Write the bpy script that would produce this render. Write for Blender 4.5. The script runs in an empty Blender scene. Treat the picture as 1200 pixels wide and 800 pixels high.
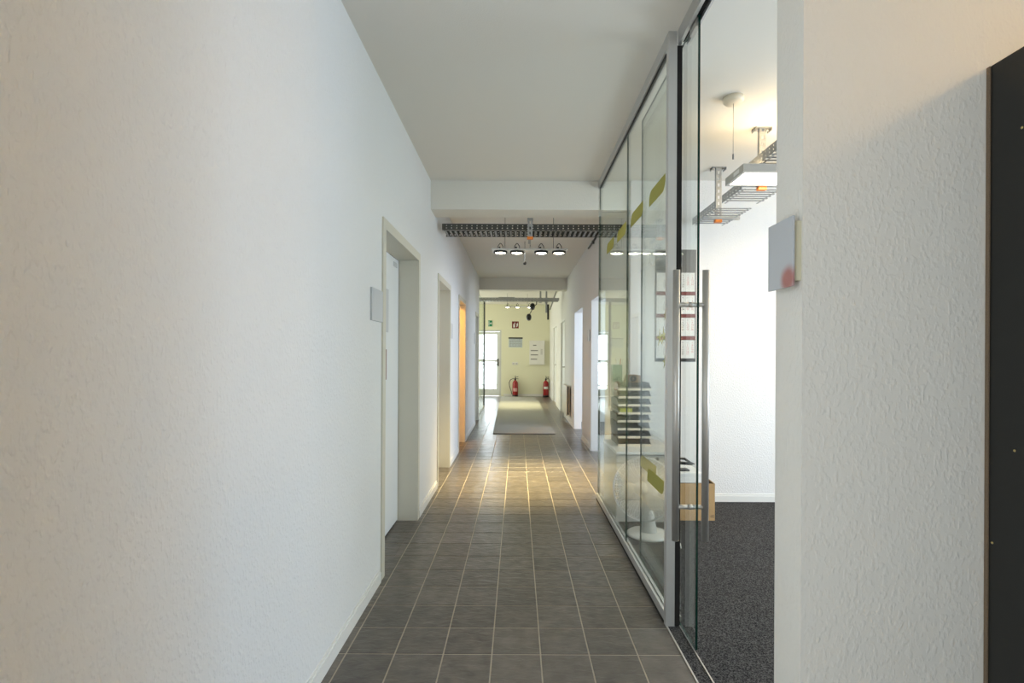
import bpy, bmesh, math, random
from mathutils import Vector, Matrix
random.seed(7)
sc = bpy.context.scene
COL = sc.collection
R = math.radians

# ------------------------------------------------------------------ camera, world, light, exposure
CAM_H = 1.28
cam_d = bpy.data.cameras.new('camera')
cam = bpy.data.objects.new('camera', cam_d)
COL.objects.link(cam)
cam.location = (0, 0, CAM_H)
cam.rotation_euler = (R(90), R(-0.28), 0)
cam_d.sensor_fit = 'HORIZONTAL'
cam_d.sensor_width = 36
cam_d.lens = 590 / 1200 * 36
cam_d.shift_x = -6.5 / 1200
cam_d.shift_y = 15 / 1200
cam_d.clip_start = 0.02
sc.camera = cam

world = bpy.data.worlds.new('overcast_sky')
sc.world = world
world.use_nodes = True
bg = world.node_tree.nodes['Background']
bg.inputs[0].default_value = (0.86, 0.93, 1.0, 1)
bg.inputs[1].default_value = 5.0

sc.view_settings.view_transform = 'Standard'
sc.view_settings.look = 'None'
sc.view_settings.exposure = 0.85
sc.view_settings.gamma = 1.0
sc.view_settings.use_curve_mapping = False


def area(name, loc, rot, sx, sy, power, color):
    d = bpy.data.lights.new(name, 'AREA')
    d.shape = 'RECTANGLE'
    d.size, d.size_y = sx, sy
    d.energy = power
    d.color = color
    o = bpy.data.objects.new(name, d)
    COL.objects.link(o)
    o.location = loc
    o.rotation_euler = rot
    return o


COOL = (0.80, 0.90, 1.0)
# area lamps inside unseen window openings, standing in for daylight
area('daylight_entrance_window', (0.75, -2.93, 1.35), (R(90), 0, 0), 2.6, 1.9, 8, COOL)
area('fill_entrance_left', (-0.84, -0.35, 1.15), (0, R(-90), 0), 2.1, 1.4, 20, (0.84, 0.93, 1.0))  # added fill lamp from the left; no such door is known
area('daylight_office_window', (4.3, 2.2, 1.40), (0, R(90), R(-8)), 1.7, 1.5, 58, (0.70, 0.84, 1.0))
area('daylight_hall_window', (-3.42, 12.8, 1.5), (0, R(-90), 0), 1.9, 4.2, 52, (1.0, 1.0, 0.82))
area('daylight_side_room_window', (3.9, 6.6, 1.5), (0, R(90), 0), 1.5, 3.0, 100, (0.70, 0.82, 1.0))

# ------------------------------------------------------------------ materials
MATS = {}


def nodes_of(name):
    m = bpy.data.materials.new(name)
    m.use_nodes = True
    nt = m.node_tree
    b = nt.nodes['Principled BSDF']
    MATS[name] = m
    return m, nt, b


def mat(name, color, rough=0.5, metal=0.0, emit=None, estr=0.0, noise=0.0, nscale=30, bump=0.0, bscale=80, spec=0.5,
        alpha=1.0, trans=0.0):
    m, nt, b = nodes_of(name)
    b.inputs['Base Color'].default_value = (*color, 1)
    b.inputs['Roughness'].default_value = rough
    b.inputs['Metallic'].default_value = metal
    b.inputs['Specular IOR Level'].default_value = spec
    if emit:
        b.inputs['Emission Color'].default_value = (*emit, 1)
        b.inputs['Emission Strength'].default_value = estr
    if trans:
        b.inputs['Transmission Weight'].default_value = trans
    if alpha < 1:
        b.inputs['Alpha'].default_value = alpha
    geo = None
    if noise or bump:
        geo = nt.nodes.new('ShaderNodeNewGeometry')
    if noise:
        n = nt.nodes.new('ShaderNodeTexNoise')
        n.inputs['Scale'].default_value = nscale
        n.inputs['Detail'].default_value = 3
        nt.links.new(geo.outputs['Position'], n.inputs['Vector'])
        r = nt.nodes.new('ShaderNodeMapRange')
        r.inputs['To Min'].default_value = 1 - noise
        r.inputs['To Max'].default_value = 1 + noise
        nt.links.new(n.outputs['Fac'], r.inputs['Value'])
        mx = nt.nodes.new('ShaderNodeVectorMath')
        mx.operation = 'SCALE'
        mx.inputs[0].default_value = color
        nt.links.new(r.outputs['Result'], mx.inputs['Scale'])
        nt.links.new(mx.outputs['Vector'], b.inputs['Base Color'])
    if bump:
        n2 = nt.nodes.new('ShaderNodeTexNoise')
        n2.inputs['Scale'].default_value = bscale
        n2.inputs['Detail'].default_value = 2
        nt.links.new(geo.outputs['Position'], n2.inputs['Vector'])
        bp = nt.nodes.new('ShaderNodeBump')
        bp.inputs['Strength'].default_value = 1.0
        bp.inputs['Distance'].default_value = bump
        nt.links.new(n2.outputs['Fac'], bp.inputs['Height'])
        nt.links.new(bp.outputs['Normal'], b.inputs['Normal'])
    return m


def woodchip(name, color, dist=0.0014):
    """white woodchip wallpaper: sparse chips pressed under paint"""
    m, nt, b = nodes_of(name)
    b.inputs['Base Color'].default_value = (*color, 1)
    b.inputs['Roughness'].default_value = 0.62
    b.inputs['Specular IOR Level'].default_value = 0.3
    geo = nt.nodes.new('ShaderNodeNewGeometry')
    n = nt.nodes.new('ShaderNodeTexNoise')
    n.inputs['Scale'].default_value = 115
    n.inputs['Detail'].default_value = 1.5
    n.inputs['Roughness'].default_value = 0.4
    mp = nt.nodes.new('ShaderNodeMapping')
    mp.inputs['Scale'].default_value = (1, 1, 0.6)
    nt.links.new(geo.outputs['Position'], mp.inputs['Vector'])
    nt.links.new(mp.outputs['Vector'], n.inputs['Vector'])
    r = nt.nodes.new('ShaderNodeMapRange')
    r.inputs['From Min'].default_value = 0.47
    r.inputs['From Max'].default_value = 0.72
    nt.links.new(n.outputs['Fac'], r.inputs['Value'])
    bp = nt.nodes.new('ShaderNodeBump')
    bp.inputs['Distance'].default_value = dist
    nt.links.new(r.outputs['Result'], bp.inputs['Height'])
    nt.links.new(bp.outputs['Normal'], b.inputs['Normal'])
    return m


def tile_material():
    m, nt, b = nodes_of('slate_tile')
    geo = nt.nodes.new('ShaderNodeNewGeometry')
    oi = nt.nodes.new('ShaderNodeObjectInfo')
    n = nt.nodes.new('ShaderNodeTexNoise')
    n.inputs['Scale'].default_value = 14
    n.inputs['Detail'].default_value = 6
    nt.links.new(geo.outputs['Position'], n.inputs['Vector'])
    cr = nt.nodes.new('ShaderNodeValToRGB')
    cr.color_ramp.elements[0].position = 0.25
    cr.color_ramp.elements[0].color = (0.088, 0.077, 0.066, 1)
    cr.color_ramp.elements[1].position = 0.8
    cr.color_ramp.elements[1].color = (0.185, 0.163, 0.138, 1)
    nt.links.new(n.outputs['Fac'], cr.inputs['Fac'])
    r = nt.nodes.new('ShaderNodeMapRange')
    r.inputs['To Min'].default_value = 0.85
    r.inputs['To Max'].default_value = 1.15
    nt.links.new(oi.outputs['Random'], r.inputs['Value'])
    vm = nt.nodes.new('ShaderNodeVectorMath')
    vm.operation = 'SCALE'
    nt.links.new(cr.outputs['Color'], vm.inputs[0])
    nt.links.new(r.outputs['Result'], vm.inputs['Scale'])
    nt.links.new(vm.outputs['Vector'], b.inputs['Base Color'])
    b.inputs['Roughness'].default_value = 0.29
    b.inputs['Specular IOR Level'].default_value = 0.4
    mp = nt.nodes.new('ShaderNodeMapping')
    mp.inputs['Scale'].default_value = (16, 34, 16)
    nt.links.new(geo.outputs['Position'], mp.inputs['Vector'])
    n2 = nt.nodes.new('ShaderNodeTexNoise')
    n2.inputs['Scale'].default_value = 1.0
    n2.inputs['Detail'].default_value = 4
    n2.inputs['Distortion'].default_value = 0.6
    nt.links.new(mp.outputs['Vector'], n2.inputs['Vector'])
    bp = nt.nodes.new('ShaderNodeBump')
    bp.inputs['Distance'].default_value = 0.0048
    bp.inputs['Strength'].default_value = 0.8
    nt.links.new(n2.outputs['Fac'], bp.inputs['Height'])
    nt.links.new(bp.outputs['Normal'], b.inputs['Normal'])
    return m


def carpet_material():
    m, nt, b = nodes_of('carpet_pile')
    geo = nt.nodes.new('ShaderNodeNewGeometry')
    n = nt.nodes.new('ShaderNodeTexNoise')
    n.inputs['Scale'].default_value = 190
    n.inputs['Detail'].default_value = 2
    nt.links.new(geo.outputs['Position'], n.inputs['Vector'])
    cr = nt.nodes.new('ShaderNodeValToRGB')
    e = cr.color_ramp.elements
    e[0].position = 0.38
    e[0].color = (0.012, 0.012, 0.013, 1)
    e[1].position = 0.66
    e[1].color = (0.115, 0.112, 0.110, 1)
    nt.links.new(n.outputs['Fac'], cr.inputs['Fac'])
    nt.links.new(cr.outputs['Color'], b.inputs['Base Color'])
    b.inputs['Roughness'].default_value = 0.95
    b.inputs['Specular IOR Level'].default_value = 0.1
    bp = nt.nodes.new('ShaderNodeBump')
    bp.inputs['Distance'].default_value = 0.004
    nt.links.new(n.outputs['Fac'], bp.inputs['Height'])
    nt.links.new(bp.outputs['Normal'], b.inputs['Normal'])
    return m


def glass_material(name, tint, refl=0.65):
    """architectural pane: clear with a tint, mirror reflection by angle"""
    m = bpy.data.materials.new(name)
    m.use_nodes = True
    nt = m.node_tree
    nt.nodes.remove(nt.nodes['Principled BSDF'])
    out = nt.nodes['Material Output']
    t = nt.nodes.new('ShaderNodeBsdfTransparent')
    t.inputs[0].default_value = (*tint, 1)
    g = nt.nodes.new('ShaderNodeBsdfGlossy')
    g.inputs['Roughness'].default_value = 0.0
    g.inputs[0].default_value = (0.95, 1, 0.97, 1)
    lw = nt.nodes.new('ShaderNodeLayerWeight')
    lw.inputs[0].default_value = 0.5
    p = nt.nodes.new('ShaderNodeMath')
    p.operation = 'POWER'
    p.inputs[1].default_value = 5
    nt.links.new(lw.outputs['Facing'], p.inputs[0])
    ma = nt.nodes.new('ShaderNodeMath')
    ma.operation = 'MULTIPLY_ADD'
    ma.inputs[1].default_value = refl
    ma.inputs[2].default_value = 0.04
    nt.links.new(p.outputs[0], ma.inputs[0])
    mx = nt.nodes.new('ShaderNodeMixShader')
    nt.links.new(ma.outputs[0], mx.inputs[0])
    nt.links.new(t.outputs[0], mx.inputs[1])
    nt.links.new(g.outputs[0], mx.inputs[2])
    nt.links.new(mx.outputs[0], out.inputs[0])
    MATS[name] = m
    return m


def veil_material(name, color, opacity):
    """thin film or milky plastic that lets part of the light through"""
    m = bpy.data.materials.new(name)
    m.use_nodes = True
    nt = m.node_tree
    nt.nodes.remove(nt.nodes['Principled BSDF'])
    out = nt.nodes['Material Output']
    t = nt.nodes.new('ShaderNodeBsdfTransparent')
    d = nt.nodes.new('ShaderNodeBsdfDiffuse')
    d.inputs[0].default_value = (*color, 1)
    tr = nt.nodes.new('ShaderNodeBsdfTranslucent')
    tr.inputs[0].default_value = (*color, 1)
    a = nt.nodes.new('ShaderNodeMixShader')
    a.inputs[0].default_value = 0.5
    nt.links.new(d.outputs[0], a.inputs[1])
    nt.links.new(tr.outputs[0], a.inputs[2])
    mx = nt.nodes.new('ShaderNodeMixShader')
    mx.inputs[0].default_value = opacity
    nt.links.new(t.outputs[0], mx.inputs[1])
    nt.links.new(a.outputs[0], mx.inputs[2])
    nt.links.new(mx.outputs[0], out.inputs[0])
    MATS[name] = m
    return m


def spot_print_material(name, base, mark, center, radius):
    """printed plate: plain colour with one soft round print at a place on the plate"""
    m, nt, b = nodes_of(name)
    geo = nt.nodes.new('ShaderNodeNewGeometry')
    d = nt.nodes.new('ShaderNodeVectorMath')
    d.operation = 'DISTANCE'
    d.inputs[1].default_value = center
    nt.links.new(geo.outputs['Position'], d.inputs[0])
    r = nt.nodes.new('ShaderNodeMapRange')
    r.interpolation_type = 'SMOOTHSTEP'
    r.inputs['From Min'].default_value = radius * 0.35
    r.inputs['From Max'].default_value = radius
    nt.links.new(d.outputs['Value'], r.inputs['Value'])
    mx = nt.nodes.new('ShaderNodeMix')
    mx.data_type = 'RGBA'
    mx.inputs['A'].default_value = (*mark, 1)
    mx.inputs['B'].default_value = (*base, 1)
    nt.links.new(r.outputs['Result'], mx.inputs['Factor'])
    nt.links.new(mx.outputs['Result'], b.inputs['Base Color'])
    b.inputs['Roughness'].default_value = 0.35
    return m


def photo_print_material(name):
    """black and white landscape print at the head of the calendar"""
    m, nt, b = nodes_of(name)
    tc = nt.nodes.new('ShaderNodeTexCoord')
    n = nt.nodes.new('ShaderNodeTexNoise')
    n.inputs['Scale'].default_value = 9
    n.inputs['Detail'].default_value = 6
    mp = nt.nodes.new('ShaderNodeMapping')
    mp.inputs['Scale'].default_value = (1, 1, 3)
    nt.links.new(tc.outputs['Object'], mp.inputs['Vector'])
    nt.links.new(mp.outputs['Vector'], n.inputs['Vector'])
    cr = nt.nodes.new('ShaderNodeValToRGB')
    cr.color_ramp.elements[0].position = 0.35
    cr.color_ramp.elements[0].color = (0.05, 0.05, 0.05, 1)
    cr.color_ramp.elements[1].position = 0.65
    cr.color_ramp.elements[1].color = (0.34, 0.35, 0.36, 1)
    nt.links.new(n.outputs['Fac'], cr.inputs['Fac'])
    nt.links.new(cr.outputs['Color'], b.inputs['Base Color'])
    return m


WALL = woodchip('woodchip_paint', (0.80, 0.797, 0.785))
ENTWALL = woodchip('beige_woodchip_paint', (0.78, 0.755, 0.69), 0.0007)
BEAM = woodchip('warm_white_beam_paint', (0.80, 0.775, 0.70), 0.0004)
HALLWALL = woodchip('cream_woodchip_paint', (0.80, 0.79, 0.60))
CEIL = mat('ceiling_paint', (0.80, 0.77, 0.70), 0.8, bump=0.0006, bscale=160)
TRIM = mat('trim_paint', (0.80, 0.795, 0.76), 0.4)
FRAME = mat('door_frame_paint', (0.66, 0.63, 0.53), 0.4)
LEAF = mat('door_leaf_paint', (0.84, 0.86, 0.87), 0.35)
SEAL = mat('black_rubber_seal', (0.012, 0.012, 0.012), 0.6)
TILE = tile_material()
GROUT = mat('beige_grout', (0.50, 0.44, 0.35), 0.9, noise=0.12, nscale=25)
CARPET = carpet_material()
ALU = mat('anodised_aluminium', (0.60, 0.60, 0.59), 0.34, 0.85)
ALUMATT = mat('matt_aluminium_profile', (0.62, 0.62, 0.61), 0.45, 0.55)
DARKBRUSH = mat('black_brush_seal', (0.010, 0.008, 0.007), 0.9)
STEEL = mat('brushed_stainless_steel', (0.56, 0.54, 0.51), 0.38, 0.75)
GALV = mat('galvanised_steel', (0.42, 0.43, 0.43), 0.45, 0.8, noise=0.15, nscale=40)
RUNG = mat('tray_rung_steel', (0.27, 0.275, 0.27), 0.45, 0.7)
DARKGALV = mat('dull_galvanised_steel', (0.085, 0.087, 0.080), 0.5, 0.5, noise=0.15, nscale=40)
CHROME = mat('chrome', (0.75, 0.75, 0.75), 0.12, 1.0)
GLASS = glass_material('clear_glass', (0.972, 0.986, 0.976))
GEDGE = mat('green_glass_edge', (0.006, 0.030, 0.022), 0.15)
DECAL = veil_material('olive_film', (0.42, 0.39, 0.13), 0.82)
DECALP = veil_material('pale_green_film', (0.60, 0.58, 0.30), 0.5)
ORANGE = mat('orange_plastic', (0.85, 0.24, 0.03), 0.45)
WPLAST = mat('white_plastic', (0.80, 0.79, 0.75), 0.35)
MILKY = veil_material('milky_plastic', (0.92, 0.92, 0.88), 0.93)
GUARD = mat('white_coated_wire', (0.80, 0.80, 0.78), 0.4)
CREAMP = mat('cream_plastic', (0.78, 0.70, 0.55), 0.4)
CARD = mat('brown_cardboard', (0.50, 0.32, 0.15), 0.85, noise=0.06, nscale=20)
CARDIN = mat('dark_cardboard_inside', (0.20, 0.12, 0.06), 0.9)
PAPER = mat('white_paper', (0.82, 0.82, 0.80), 0.7)
INK = mat('black_print', (0.03, 0.03, 0.03), 0.7)
REDINK = mat('red_print', (0.55, 0.06, 0.06), 0.7)
MAROON = mat('maroon_print', (0.20, 0.045, 0.04), 0.6)
GREYPR = mat('grey_print', (0.20, 0.19, 0.19), 0.6)
BLACKP = mat('black_plastic', (0.018, 0.018, 0.018), 0.35)
DARKTRAY = mat('smoked_plastic', (0.045, 0.052, 0.056), 0.3)
TEAL = mat('dark_teal_plastic', (0.05, 0.13, 0.12), 0.4)
YELLOW = mat('yellow_green_paper', (0.62, 0.60, 0.06), 0.7)
RED = mat('red_lacquer', (0.30, 0.014, 0.016), 0.25)
GREEN = mat('green_sign', (0.0, 0.22, 0.09), 0.5)
SIGNWHITE = mat('sign_white', (0.80, 0.80, 0.80), 0.5)
CABWHITE = mat('white_cabinet_laminate', (0.50, 0.485, 0.445), 0.4)
BLACKBOARD = mat('black_laminate', (0.0065, 0.0065, 0.005), 0.42, noise=0.3, nscale=6)
CHIP = mat('raw_chipboard_edge', (0.17, 0.12, 0.075), 0.9, noise=0.35, nscale=300, bump=0.002, bscale=400)
BRASS = mat('brass', (0.75, 0.58, 0.25), 0.3, 1.0)
RUG = mat('grey_beige_runner', (0.37, 0.36, 0.31), 0.95, noise=0.10, nscale=120, bump=0.002, bscale=300)
RUGEDGE = mat('black_rubber_rug_edge', (0.025, 0.025, 0.025), 0.8)
PLATE = mat('satin_sign_plate', (0.60, 0.61, 0.62), 0.4, 0.1)
LAMPGLOW = mat('halogen_lens', (1, 1, 1), 0.3, emit=(1.0, 0.90, 0.70), estr=14)
PENDGLOW = mat('pendant_diffuser', (1, 1, 1), 0.4, emit=(1.0, 0.93, 0.82), estr=5)
PENDBODY = mat('pendant_grey_lacquer', (0.50, 0.49, 0.46), 0.4, 0.3)
CONCRETE = mat('outdoor_paving', (0.6, 0.6, 0.58), 0.9, noise=0.1)
RADWHITE = mat('radiator_enamel', (0.76, 0.75, 0.66), 0.35)

# ------------------------------------------------------------------ mesh helpers


class MB:
    def __init__(self):
        self.bm = bmesh.new()

    def _faces(self, vs, idx, mi, smooth=False):
        v = [self.bm.verts.new(p) for p in vs]
        for f in idx:
            try:
                fc = self.bm.faces.new([v[i] for i in f])
                fc.material_index = mi
                fc.smooth = smooth
            except ValueError:
                pass
        return v

    def box(self, x0, x1, y0, y1, z0, z1, mi=0, M=None):
        vs = [Vector(p) for p in ((x0, y0, z0), (x1, y0, z0), (x1, y1, z0), (x0, y1, z0),
                                  (x0, y0, z1), (x1, y0, z1), (x1, y1, z1), (x0, y1, z1))]
        if M is not None:
            vs = [M @ v for v in vs]
        self._faces(vs, ((0, 3, 2, 1), (4, 5, 6, 7), (0, 1, 5, 4), (1, 2, 6, 5), (2, 3, 7, 6), (3, 0, 4, 7)), mi)
        return self

    def prism(self, pts, axis, a, b, mi=0, M=None):
        """outline of 2-D points extruded along an axis: 'x' takes (y,z), 'y' takes (x,z), 'z' takes (x,y)"""
        def P(p, t):
            v = {'x': (t, p[0], p[1]), 'y': (p[0], t, p[1]), 'z': (p[0], p[1], t)}[axis]
            v = Vector(v)
            return M @ v if M is not None else v
        n = len(pts)
        vs = [P(p, a) for p in pts] + [P(p, b) for p in pts]
        idx = [tuple(range(n))[::-1], tuple(range(n, 2 * n))]
        idx += [(i, (i + 1) % n, n + (i + 1) % n, n + i) for i in range(n)]
        self._faces(vs, idx, mi)
        return self

    def tube(self, pts, r, n=8, mi=0, smooth=True, caps=True, M=None):
        """round rod through points; r may be a list"""
        pts = [Vector(p) for p in pts]
        rs = r if isinstance(r, (list, tuple)) else [r] * len(pts)
        rings = []
        up = None
        for i, p in enumerate(pts):
            if i == 0:
                t = pts[1] - pts[0]
            elif i == len(pts) - 1:
                t = pts[-1] - pts[-2]
            else:
                t = (pts[i + 1] - pts[i]).normalized() + (pts[i] - pts[i - 1]).normalized()
            t.normalize()
            if up is None:
                up = Vector((0, 0, 1)) if abs(t.z) < 0.9 else Vector((1, 0, 0))
            a = t.cross(up)
            if a.length < 1e-5:
                a = t.orthogonal()
            a.normalize()
            b = a.cross(t).normalized()
            up = b
            ring = []
            for k in range(n):
                ang = 2 * math.pi * k / n
                q = p + (a * math.cos(ang) + b * math.sin(ang)) * rs[i]
                if M is not None:
                    q = M @ q
                ring.append(self.bm.verts.new(q))
            rings.append(ring)
        for i in range(len(rings) - 1):
            for k in range(n):
                f = self.bm.faces.new((rings[i][k], rings[i][(k + 1) % n], rings[i + 1][(k + 1) % n], rings[i + 1][k]))
                f.material_index = mi
                f.smooth = smooth
        if caps:
            for ring in (rings[0][::-1], rings[-1]):
                f = self.bm.faces.new(ring)
                f.material_index = mi
        return self

    def lathe(self, prof, n=24, mi=0, M=None, smooth=True):
        """profile of (radius, height) spun about z"""
        rings = []
        for r, z in prof:
            if r < 1e-6:
                p = Vector((0, 0, z))
                rings.append([self.bm.verts.new(M @ p if M is not None else p)])
            else:
                ring = []
                for k in range(n):
                    a = 2 * math.pi * k / n
                    p = Vector((r * math.cos(a), r * math.sin(a), z))
                    ring.append(self.bm.verts.new(M @ p if M is not None else p))
                rings.append(ring)
        for a, b in zip(rings, rings[1:]):
            for k in range(n):
                k2 = (k + 1) % n
                if len(a) == 1 and len(b) == 1:
                    continue
                if len(a) == 1:
                    vs = (a[0], b[k], b[k2])
                elif len(b) == 1:
                    vs = (a[k], b[0], a[k2])
                else:
                    vs = (a[k], b[k], b[k2], a[k2])
                f = self.bm.faces.new(vs)
                f.material_index = mi
                f.smooth = smooth
        return self

    def torus(self, Rr, r, n=48, m=6, mi=0, M=None):
        pts = [(Rr * math.cos(2 * math.pi * k / n), Rr * math.sin(2 * math.pi * k / n), 0) for k in range(n)]
        rings = []
        for k in range(n):
            a = 2 * math.pi * k / n
            ring = []
            for j in range(m):
                b = 2 * math.pi * j / m
                p = Vector(((Rr + r * math.cos(b)) * math.cos(a), (Rr + r * math.cos(b)) * math.sin(a), r * math.sin(b)))
                ring.append(self.bm.verts.new(M @ p if M is not None else p))
            rings.append(ring)
        for k in range(n):
            for j in range(m):
                f = self.bm.faces.new((rings[k][j], rings[(k + 1) % n][j], rings[(k + 1) % n][(j + 1) % m], rings[k][(j + 1) % m]))
                f.material_index = mi
                f.smooth = True
        return self

    def mesh(self, name, mats):
        bmesh.ops.recalc_face_normals(self.bm, faces=self.bm.faces)
        me = bpy.data.meshes.new(name)
        self.bm.to_mesh(me)
        self.bm.free()
        for m in (mats if isinstance(mats, (list, tuple)) else [mats]):
            me.materials.append(m)
        return me

    def obj(self, name, mats, parent=None, bevel=0.0, label=None):
        return link(name, self.mesh(name, mats), parent, bevel, label)


def link(name, data, parent=None, bevel=0.0, label=None):
    o = bpy.data.objects.new(name, data)
    COL.objects.link(o)
    if parent is not None:
        o.parent = parent
        o.matrix_parent_inverse = Matrix.Translation(-Vector(world_loc(parent)))
    if bevel:
        b = o.modifiers.new('bevel', 'BEVEL')
        b.width = bevel
        b.segments = 2
        b.limit_method = 'ANGLE'
    if label:
        o['label'] = label
    return o


def world_loc(o):
    v = Vector(o.location)
    if o.parent is not None:
        # children are linked with the inverse of their parent, so an unmoved child sits at the origin
        v = v
    return v if o.type == 'EMPTY' else Vector((0, 0, 0)) if o.parent is not None or o.type == 'MESH' else v


def thing(name, label, cat, loc, group=None):
    o = bpy.data.objects.new(name, None)
    COL.objects.link(o)
    o.location = loc
    o.empty_display_size = 0.05
    return tag(o, label, cat, group)


def tag(o, label, cat, group=None):
    o['label'] = label
    o['category'] = cat
    if group:
        o['group'] = group
    return o


def structure(o):
    o['kind'] = 'structure'
    return o


def sub(parent):
    """matrix for a sub-part: parent part is unmoved, so nothing to undo"""
    return parent


def glass_pane(name, x0, x1, y0, y1, z0, z1, parent):
    """box of glass whose narrow sides are the dark green cut edge"""
    m = MB()
    m.box(x0, x1, y0, y1, z0, z1, 0)
    thin = min((x1 - x0, 0), (y1 - y0, 1))[1]
    for f in m.bm.faces:
        n = f.normal
        f.normal_update()
        f.material_index = 0 if abs(f.normal[thin]) > 0.9 else 1
    return m.obj(name, [GLASS, GEDGE], parent)


def text_into(m, body, size, x, z, y, mi, align='CENTER', spacing=1.0):
    """flat lettering facing -Y, added to a mesh builder"""
    cu = bpy.data.curves.new('lettering', 'FONT')
    cu.body = body
    cu.size = size
    cu.align_x = align
    cu.space_line = spacing
    cu.resolution_u = 1
    o = bpy.data.objects.new('lettering', cu)
    COL.objects.link(o)
    dg = bpy.context.evaluated_depsgraph_get()
    ev = o.evaluated_get(dg)
    me = ev.to_mesh()
    vs = [m.bm.verts.new((x + v.co.x, y, z + v.co.y)) for v in me.vertices]
    for p in me.polygons:
        try:
            f = m.bm.faces.new([vs[i] for i in p.vertices])
            f.material_index = mi
        except ValueError:
            pass
    ev.to_mesh_clear()
    bpy.data.objects.remove(o)
    bpy.data.curves.remove(cu)


# ------------------------------------------------------------------ the shell
H = 2.805            # ceiling
LX = -0.77           # corridor left wall
RX = 0.985           # corridor right wall beyond the office
FY = 15.4            # far wall
BY = 4.40            # back wall of the glass office
PY0, PY1 = 1.265, 1.395   # wall that ends at the office entrance
DOOR_L = [(2.90, 3.87), (4.885, 5.68), (6.60, 7.33), (9.20, 9.75)]
DOOR_R = [(5.65, 6.70), (7.63, 8.68), (10.45, 11.40), (12.70, 13.80)]
DH = 2.0

floor = structure(MB().box(-4.6, 4.7, -3.1, FY + 0.15, -0.10, -0.0025).obj('floor', GROUT))
structure(MB().box(-4.6, 4.7, -3.1, FY + 0.15, H, H + 0.15).obj('ceiling', CEIL))


def wall_y(name, x0, x1, y0, y1, holes, mtl, parent=None):
    """wall running along Y with door holes (y0,y1,top) or window holes (y0,y1,top,bottom)"""
    m = MB()
    y = y0
    for h in holes:
        a, b, top = h[:3]
        m.box(x0, x1, y, a, 0, H)
        m.box(x0, x1, a, b, top, H)
        if len(h) > 3:
            m.box(x0, x1, a, b, 0, h[3])
        y = b
    m.box(x0, x1, y, y1, 0, H)
    bmesh.ops.remove_doubles(m.bm, verts=m.bm.verts, dist=1e-5)
    return structure(m.obj(name, mtl, parent))


def wall_x(name, y0, y1, x0, x1, holes, mtl):
    m = MB()
    x = x0
    for h in holes:
        a, b, top = h[:3]
        m.box(x, a, y0, y1, 0, H)
        m.box(a, b, y0, y1, top, H)
        if len(h) > 3:
            m.box(a, b, y0, y1, 0, h[3])
        x = b
    m.box(x, x1, y0, y1, 0, H)
    bmesh.ops.remove_doubles(m.bm, verts=m.bm.verts, dist=1e-5)
    return structure(m.obj(name, mtl))


wall_y('wall_left', LX - 0.15, LX, -3.0, 10.05, [(-1.1, 0.4, 2.25)] + [(a, b, DH) for a, b in DOOR_L], WALL)  # first hole is added, it holds the left fill lamp
wall_y('wall_right', RX, RX + 0.12, 4.52, FY, [(a, b, DH) for a, b in DOOR_R], WALL)
wall_x('wall_far', FY, FY + 0.15, -3.5, RX + 0.12, [(-1.44, -0.50, 2.02)], HALLWALL)
wall_x('wall_office_back', BY, BY + 0.12, RX, 4.6, [], WALL)
wall_x('wall_entrance_right', PY0, PY1, 0.715, 4.6, [], ENTWALL)
wall_y('wall_office_right', 4.6, 4.72, PY0, 9.8, [(1.7, 4.1, 2.4, 0.7), (5.0, 8.2, 2.3, 0.8)], WALL)
wall_x('wall_behind', -3.12, -3.0, LX - 0.15, 2.72, [(-0.6, 2.1, 2.35, 0.35)], WALL)
wall_y('wall_entrance_side', 2.6, 2.72, -3.0, PY0, [], WALL)
wall_y('wall_hall_left', -3.62, -3.5, 10.05, FY, [(10.6, 15.0, 2.5, 0.5)], HALLWALL)
wall_x('wall_hall_near', 9.93, 10.05, -3.5, LX - 0.15, [], HALLWALL)
# room behind the third left door
wall_y('wall_side_room_left', -3.0, -2.9, 5.9, 8.9, [], WALL)
wall_x('wall_side_room_near', 5.8, 5.9, -3.0, LX - 0.15, [], WALL)
wall_x('wall_side_room_far', 8.9, 9.0, -3.0, LX - 0.15, [], WALL)
wall_x('wall_side_room_right', 9.6, 9.7, RX + 0.12, 4.6, [], WALL)

# unseen window and entrance openings, closed by added panels against sky light
def block_sky(n, bx, panel_x):
    w = empty_structure('window_%d' % n, ((bx[0] + bx[1]) / 2, (bx[2] + bx[3]) / 2, bx[4]))
    MB().box(*bx).obj('sky_block_panel', TRIM, w)  # added opaque panel, keeps sky light out of the window opening


def empty_structure(name, loc):
    o = bpy.data.objects.new(name, None)
    COL.objects.link(o)
    o.location = loc
    o.empty_display_size = 0.05
    return structure(o)


block_sky(1, (4.65, 4.67, 1.7, 4.1, 0.7, 2.4), 0)
block_sky(2, (4.65, 4.67, 5.0, 8.2, 0.8, 2.3), 0)
block_sky(3, (-0.6, 2.1, -3.07, -3.05, 0.35, 2.35), 0)
block_sky(4, (-3.57, -3.55, 10.6, 15.0, 0.5, 2.5), 0)
ent = empty_structure('door_10', (LX - 0.1, -0.35, 0))
MB().box(LX - 0.14, LX - 0.10, -1.1, 0.4, 0.0, 2.25).obj('door_leaf', LEAF, ent)  # added opaque panel shutting sky light out of the invented entrance opening

# beams
structure(MB().box(LX, 1.2, 4.43, 4.40 - 0.0 + 0.29, 2.552, H).obj('ceiling_beam', BEAM))
structure(MB().box(LX, RX, 10.05, 10.30, 2.57, H).obj('ceiling_beam', BEAM))


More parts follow.
